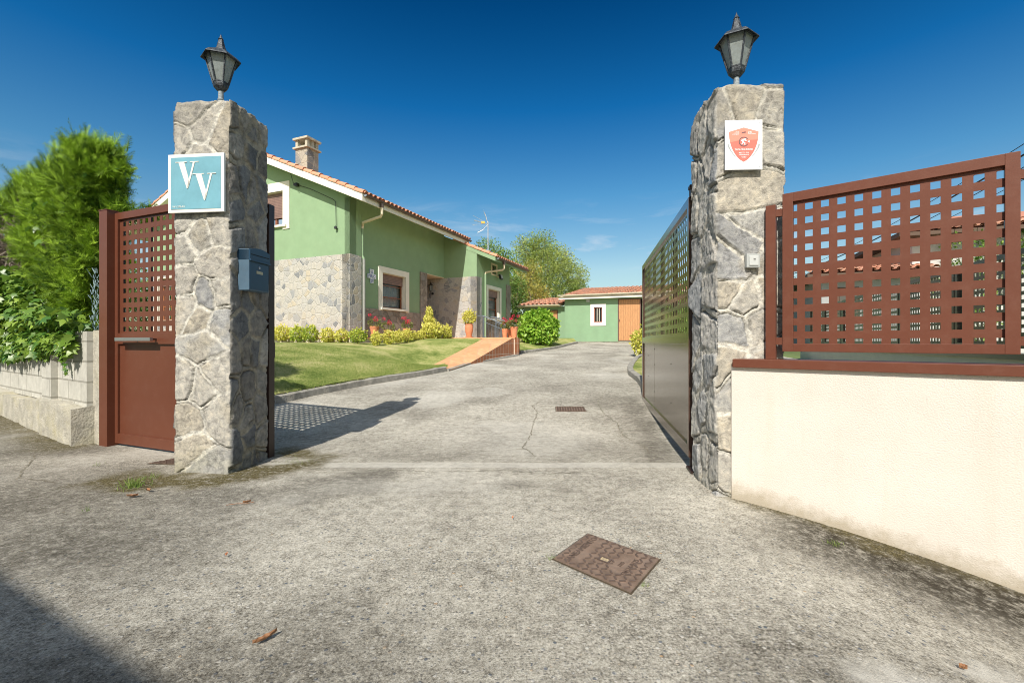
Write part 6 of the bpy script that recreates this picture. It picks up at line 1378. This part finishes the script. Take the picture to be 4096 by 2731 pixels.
# creeper on the white neighbour house
cr_ = thing('creeper', (14.9, 15.9, .5), R(-20), 'bright green creeper climbing the white neighbour house', 'creeper'); crown('leaves', cr_, [(.9, .3, 2.3, .9, 1), (1.9, .2, 3.4, .7, 1), (.9, .3, 3.8, .7, 1), (2.7, .0, 3.9, .5, 1), (1.0, .3, 1.2, .8, 1)], 2600, .14, M_lf1, seed=4)

# round hydrangea bush
M_hyd = leafmat('hydrangea leaves', (.16, .36, .03), (.44, .62, .09), .4, .35, .5)
hy = thing('hydrangea', (1.07, 18.7, gz(1.07, 18.7) + .1), 0, 'big round bright green hydrangea bush on the small lawn', 'bush')
n = 3400; d = rdirs(n); d = d[d[:, 2] > -.8]; n = len(d); lp_ = 1 + .10 * np.sin(d[:, 0] * 9) * np.sin(d[:, 2] * 8 + d[:, 1] * 5); P = d * np.array([.80, .78, .76]) * (lp_ * rng.uniform(.82, 1.0, n))[:, None] + [0, 0, .70]
D = d * .5 + rng.normal(0, .45, (n, 3)); D[:, 2] -= .35
T_HY = ([(0, 0, 0), (.30, .25, .10), (.36, .55, .08), (0, 1.05, -.15), (-.36, .55, .08), (-.30, .25, .10), (0, .5, .0)], [(6, 0, 1), (6, 1, 2), (6, 2, 3), (6, 3, 4), (6, 4, 5), (6, 5, 0)])
Dn = D / np.linalg.norm(D, axis=1)[:, None]
scatter('leaves', *T_HY, P, D, rng.normal(0, .7, n), rng.uniform(.10, .17, n), M_hyd, hy, np.clip(rng.normal(.5, .3, n), 0, 1))
mb = MB()
for k in range(14): a = k * .45; mb.tube([(.04 * math.cos(a), .04 * math.sin(a), -.1), (.5 * math.cos(a) * (k % 3 + 1) / 3, .5 * math.sin(a) * (k % 3 + 1) / 3, 1.0 - .15 * (k % 3))], .012, 5)
mb.build('stems', M_bark, hy)
# yellow variegated shrubs
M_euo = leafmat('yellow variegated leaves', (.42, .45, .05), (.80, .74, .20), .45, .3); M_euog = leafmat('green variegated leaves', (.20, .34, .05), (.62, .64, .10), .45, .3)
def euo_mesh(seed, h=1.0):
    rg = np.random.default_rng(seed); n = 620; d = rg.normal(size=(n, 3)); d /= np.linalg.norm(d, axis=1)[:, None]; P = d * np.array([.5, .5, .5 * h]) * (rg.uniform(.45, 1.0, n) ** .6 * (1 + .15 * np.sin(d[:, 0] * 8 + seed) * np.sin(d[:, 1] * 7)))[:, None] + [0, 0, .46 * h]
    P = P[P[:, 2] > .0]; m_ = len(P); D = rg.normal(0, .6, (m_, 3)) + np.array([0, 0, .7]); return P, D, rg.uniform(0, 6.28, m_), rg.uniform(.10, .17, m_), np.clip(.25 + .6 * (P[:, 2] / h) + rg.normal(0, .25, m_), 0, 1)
protos = {}
def shrub(x, y, z, w_, h_, label, kind, group='yellow shrubs along the house', green=False, name='shrub', parent=None):
    key = (kind, green)
    if key not in protos:
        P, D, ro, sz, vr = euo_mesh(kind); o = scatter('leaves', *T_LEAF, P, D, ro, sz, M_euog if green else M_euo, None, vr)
        s_ = MB()
        for k in range(5): s_.tube([(0, 0, -.05), (.2 * math.cos(k * 1.3), .2 * math.sin(k * 1.3), .55)], .015, 5)
        protos[key] = (o.data, s_.build('stems', M_bark).data); 
        bpy.data.objects.remove(o); bpy.data.objects.remove(bpy.data.objects['stems'] if 'stems' in bpy.data.objects and bpy.data.objects['stems'].parent is None else [q for q in bpy.data.objects if q.data == protos[key][1]][0])
    r = thing(name, (x, y, z), random.uniform(0, 6), label, 'shrub', group); r.scale = (w_, w_, h_)
    for nm, me in zip(('leaves', 'stems'), protos[key]):
        o = bpy.data.objects.new(nm, me); COL.objects.link(o); o.parent = r
    return r
z6 = lambda x, y: ((1050 + x / 3.136) / 1.7415, (950 + y / 3.136) / 1.7415)
shr = [  # (px centre, px width, py top, py bottom, distance, label)
    (626, 18, 748, 783, 14.6, 'yellow shrub nearest to the left gate pillar, partly hidden by it'), (649, 34, 749, 784, 14.4, 'second yellow shrub from the left gate pillar'), (683, 30, 751, 787, 14.2, 'third yellow shrub from the left, low and dense'), (713, 34, 750, 786, 14.0, 'fourth yellow shrub from the left, below the stone gable wall'),
    (752, 30, 756, 788, 13.8, 'fifth yellow shrub from the left, starting the second clump'), (784, 31, 758, 787, 13.6, 'sixth yellow shrub from the left, just before the house corner'), (822, 37, 757, 788, 13.2, 'broad yellow shrub in front of the drainpipe at the house corner'), (864, 23, 763, 795, 12.9, 'small round yellow shrub standing nearest to the lawn, below the first flowerpot'),
    (893, 26, 761, 793, 13.5, 'yellow shrub just right of the small round one, below the second flowerpot'), (916, 24, 760, 788, 14.0, 'yellow shrub in the middle of the right clump'), (936, 26, 758, 784, 14.5, 'yellow shrub below the third flowerpot'), (960, 24, 762, 782, 14.9, 'low yellow shrub left of the tall pointed one'),
    (985, 38, 746, 783, 15.3, 'broad yellow shrub at the foot of the tall pointed one'), (1006, 22, 744, 779, 15.5, 'narrow yellow shrub right of the tall pointed one'), (1026, 24, 748, 778, 15.7, 'last yellow shrub at the right end of the row')]
for i, (px, pw, y0, y1, Y, lab) in enumerate(shr):
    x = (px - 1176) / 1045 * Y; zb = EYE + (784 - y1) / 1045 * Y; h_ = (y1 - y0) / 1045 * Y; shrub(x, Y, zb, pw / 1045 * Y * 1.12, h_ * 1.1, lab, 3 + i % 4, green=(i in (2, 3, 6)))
Y = 15.6; tl = shrub((986 - 1176) / 1045 * Y, Y, 1.15, .46, .85, 'tall pointed yellow shrub beside the porch pier', 7, name='tall_shrub')
o = shrub((987 - 1176) / 1045 * Y, Y, 1.78, .30, .55, None, 8); bpy.data.objects.remove(o.children[1]); ch_ = o.children[0]; ch_.parent = tl; ch_.scale = (.58, .58, .60); ch_.location = (0, 0, .72); bpy.data.objects.remove(o)
# flowerpots
M_petal = leafmat('crimson geranium petals', (.62, .015, .05), (.80, .05, .14), .6, .2); M_gleaf = leafmat('geranium leaves', (.12, .17, .04), (.30, .30, .10), .6, .3)
def pot(px, y0, y1, pw, Y, label, flowers=3, spread=.16, shape=0, plant='g'):
    """py y0 rim, y1 base"""
    x = (px - 1176) / 1045 * Y; z = EYE + (784 - y1) / 1045 * Y; h_ = (y1 - y0) / 1045 * Y; r_ = pw / 2 / 1045 * Y
    p = thing('flowerpot', (x, Y, z), 0, label, 'flowerpot', 'terracotta flowerpots round the house')
    prof = [(0, 0), (r_ * .66, 0), (r_ * .94, h_ * .78), (r_ * 1.0, h_ * .78), (r_ * 1.03, h_), (r_ * .92, h_), (r_ * .90, h_ * .88), (0, h_ * .88)] if shape == 0 else [(0, 0), (r_ * .60, 0), (r_ * .62, h_ * .04), (r_ * .95, h_ * .45), (r_ * 1.0, h_ * .72), (r_ * .93, h_ * .92), (r_ * .99, h_), (r_ * .86, h_), (r_ * .8, h_ * .88), (0, h_ * .88)]
    MB().lathe(prof, 22).build('pot', M_terra, p, smooth=False)
    MB().lathe([(0, -.015), (r_ * .9, -.015), (r_ * .95, .02), (0, .02)], 18).build('saucer', M_terra, p)
    if plant == 'g':
        n = 170; d = rdirs(n); P = d * [spread, spread, .10] + [0, 0, h_ + .10]; scatter('leaves', *T_LEAF, P, d + [0, 0, .3], rng.uniform(0, 6, n), rng.uniform(.04, .075, n), M_gleaf, p)
        sm = MB()
        for k in range(flowers):
            a = k * 2.4 + px; c = np.array([spread * .95 * math.cos(a) * (0.35 + .65 * (k % 3) / 2), spread * .95 * math.sin(a), h_ + .20 + .07 * ((k * 7) % 3)]); m_ = 46; d = rdirs(m_)
            scatter('flower_head', *T_QUAD, c + d * .032, d + rng.normal(0, .5, (m_, 3)), rng.uniform(0, 6, m_), rng.uniform(.022, .036, m_), M_petal, p); sm.tube([(c[0] * .3, c[1] * .3, h_), tuple(c)], .004, 4)
        sm.build('stems', M_gleaf, p)
    else:
        P, D, ro, sz, vr = euo_mesh(5, 1.1); scatter('leaves', *T_LEAF, P * .52 + [0, 0, h_ - .03], D, ro, sz * .55, M_euo, p, vr)
    return p
pot(860, 749, 769, 21, 14.1, 'terracotta pot of red geraniums nearest to the house corner', 4, .17)
pot(891.5, 757, 772, 19, 14.6, 'terracotta bowl of red geraniums under the left side of the window', 4, .18)
pot(935, 754, 773, 19, 15.4, 'terracotta pot of tall red geraniums under the right side of the window', 6, .16)
pot(992, 745, 776, 16, 16.3, 'pot of red geraniums behind the tall yellow shrub', 5, .14)
pot(1077.5, 744, 774.5, 18.5, 17.2, 'big rounded terracotta pot with a yellow shrub against the stone wing', 0, .1, 1, 'e')
pot(1159.5, 755, 777, 13.5, 15.2, 'small terracotta pot with red flowers on the ramp landing, leftmost there', 3, .10)
pot(1171, 756, 777, 12, 15.45, 'small pot squeezed between two others on the ramp landing', 3, .10)
pot(1181, 750, 777, 17.5, 15.15, 'largest terracotta pot of red geraniums at the corner of the ramp landing', 7, .20)
# bushes along the right of the drive, seen through the open gate
def bush(x, y, r_, h_, label, m, n=2200, size=.10, seed=1):
    b = thing('bush', (x, y, gz(x, y) + .05), 0, label, 'bush', 'bushes right of the driveway'); crown('leaves', b, [(0, 0, h_ * .5, r_, h_ / (2 * r_)), (r_ * .4, .2, h_ * .4, r_ * .8, 1), (-r_ * .3, -.1, h_ * .35, r_ * .7, 1)], n, size, m, T_LEAF, seed, .5)
    mb = MB()
    for k in range(4): mb.tube([(0, 0, -.1), (.2 * math.cos(k * 1.6), .2 * math.sin(k * 1.6), h_ * .5)], .02, 5)
    mb.build('stems', M_bark, b); return b
bush(4.15, 14.6, .34, .95, 'yellow green bush peeking out at the far end of the open gate', M_euo, 900, .10, 2)
for i, (x, y, r_, h_) in enumerate(((2.75, 6.3, .55, 1.7), (3.1, 7.7, .6, 1.8), (3.6, 9.2, .7, 1.9), (4.3, 10.9, .8, 1.9))):
    bush(x, y, r_, h_, ['nearest', 'second nearest', 'third', 'farthest'][i] + ' green bush seen through the holes of the open gate', M_lf1, 2400, .10, 40 + i)
# tidy: small weeds under the hydrangea
tuft(1195, 801, 10, .08, .05, 'small plants beside the hydrangea')
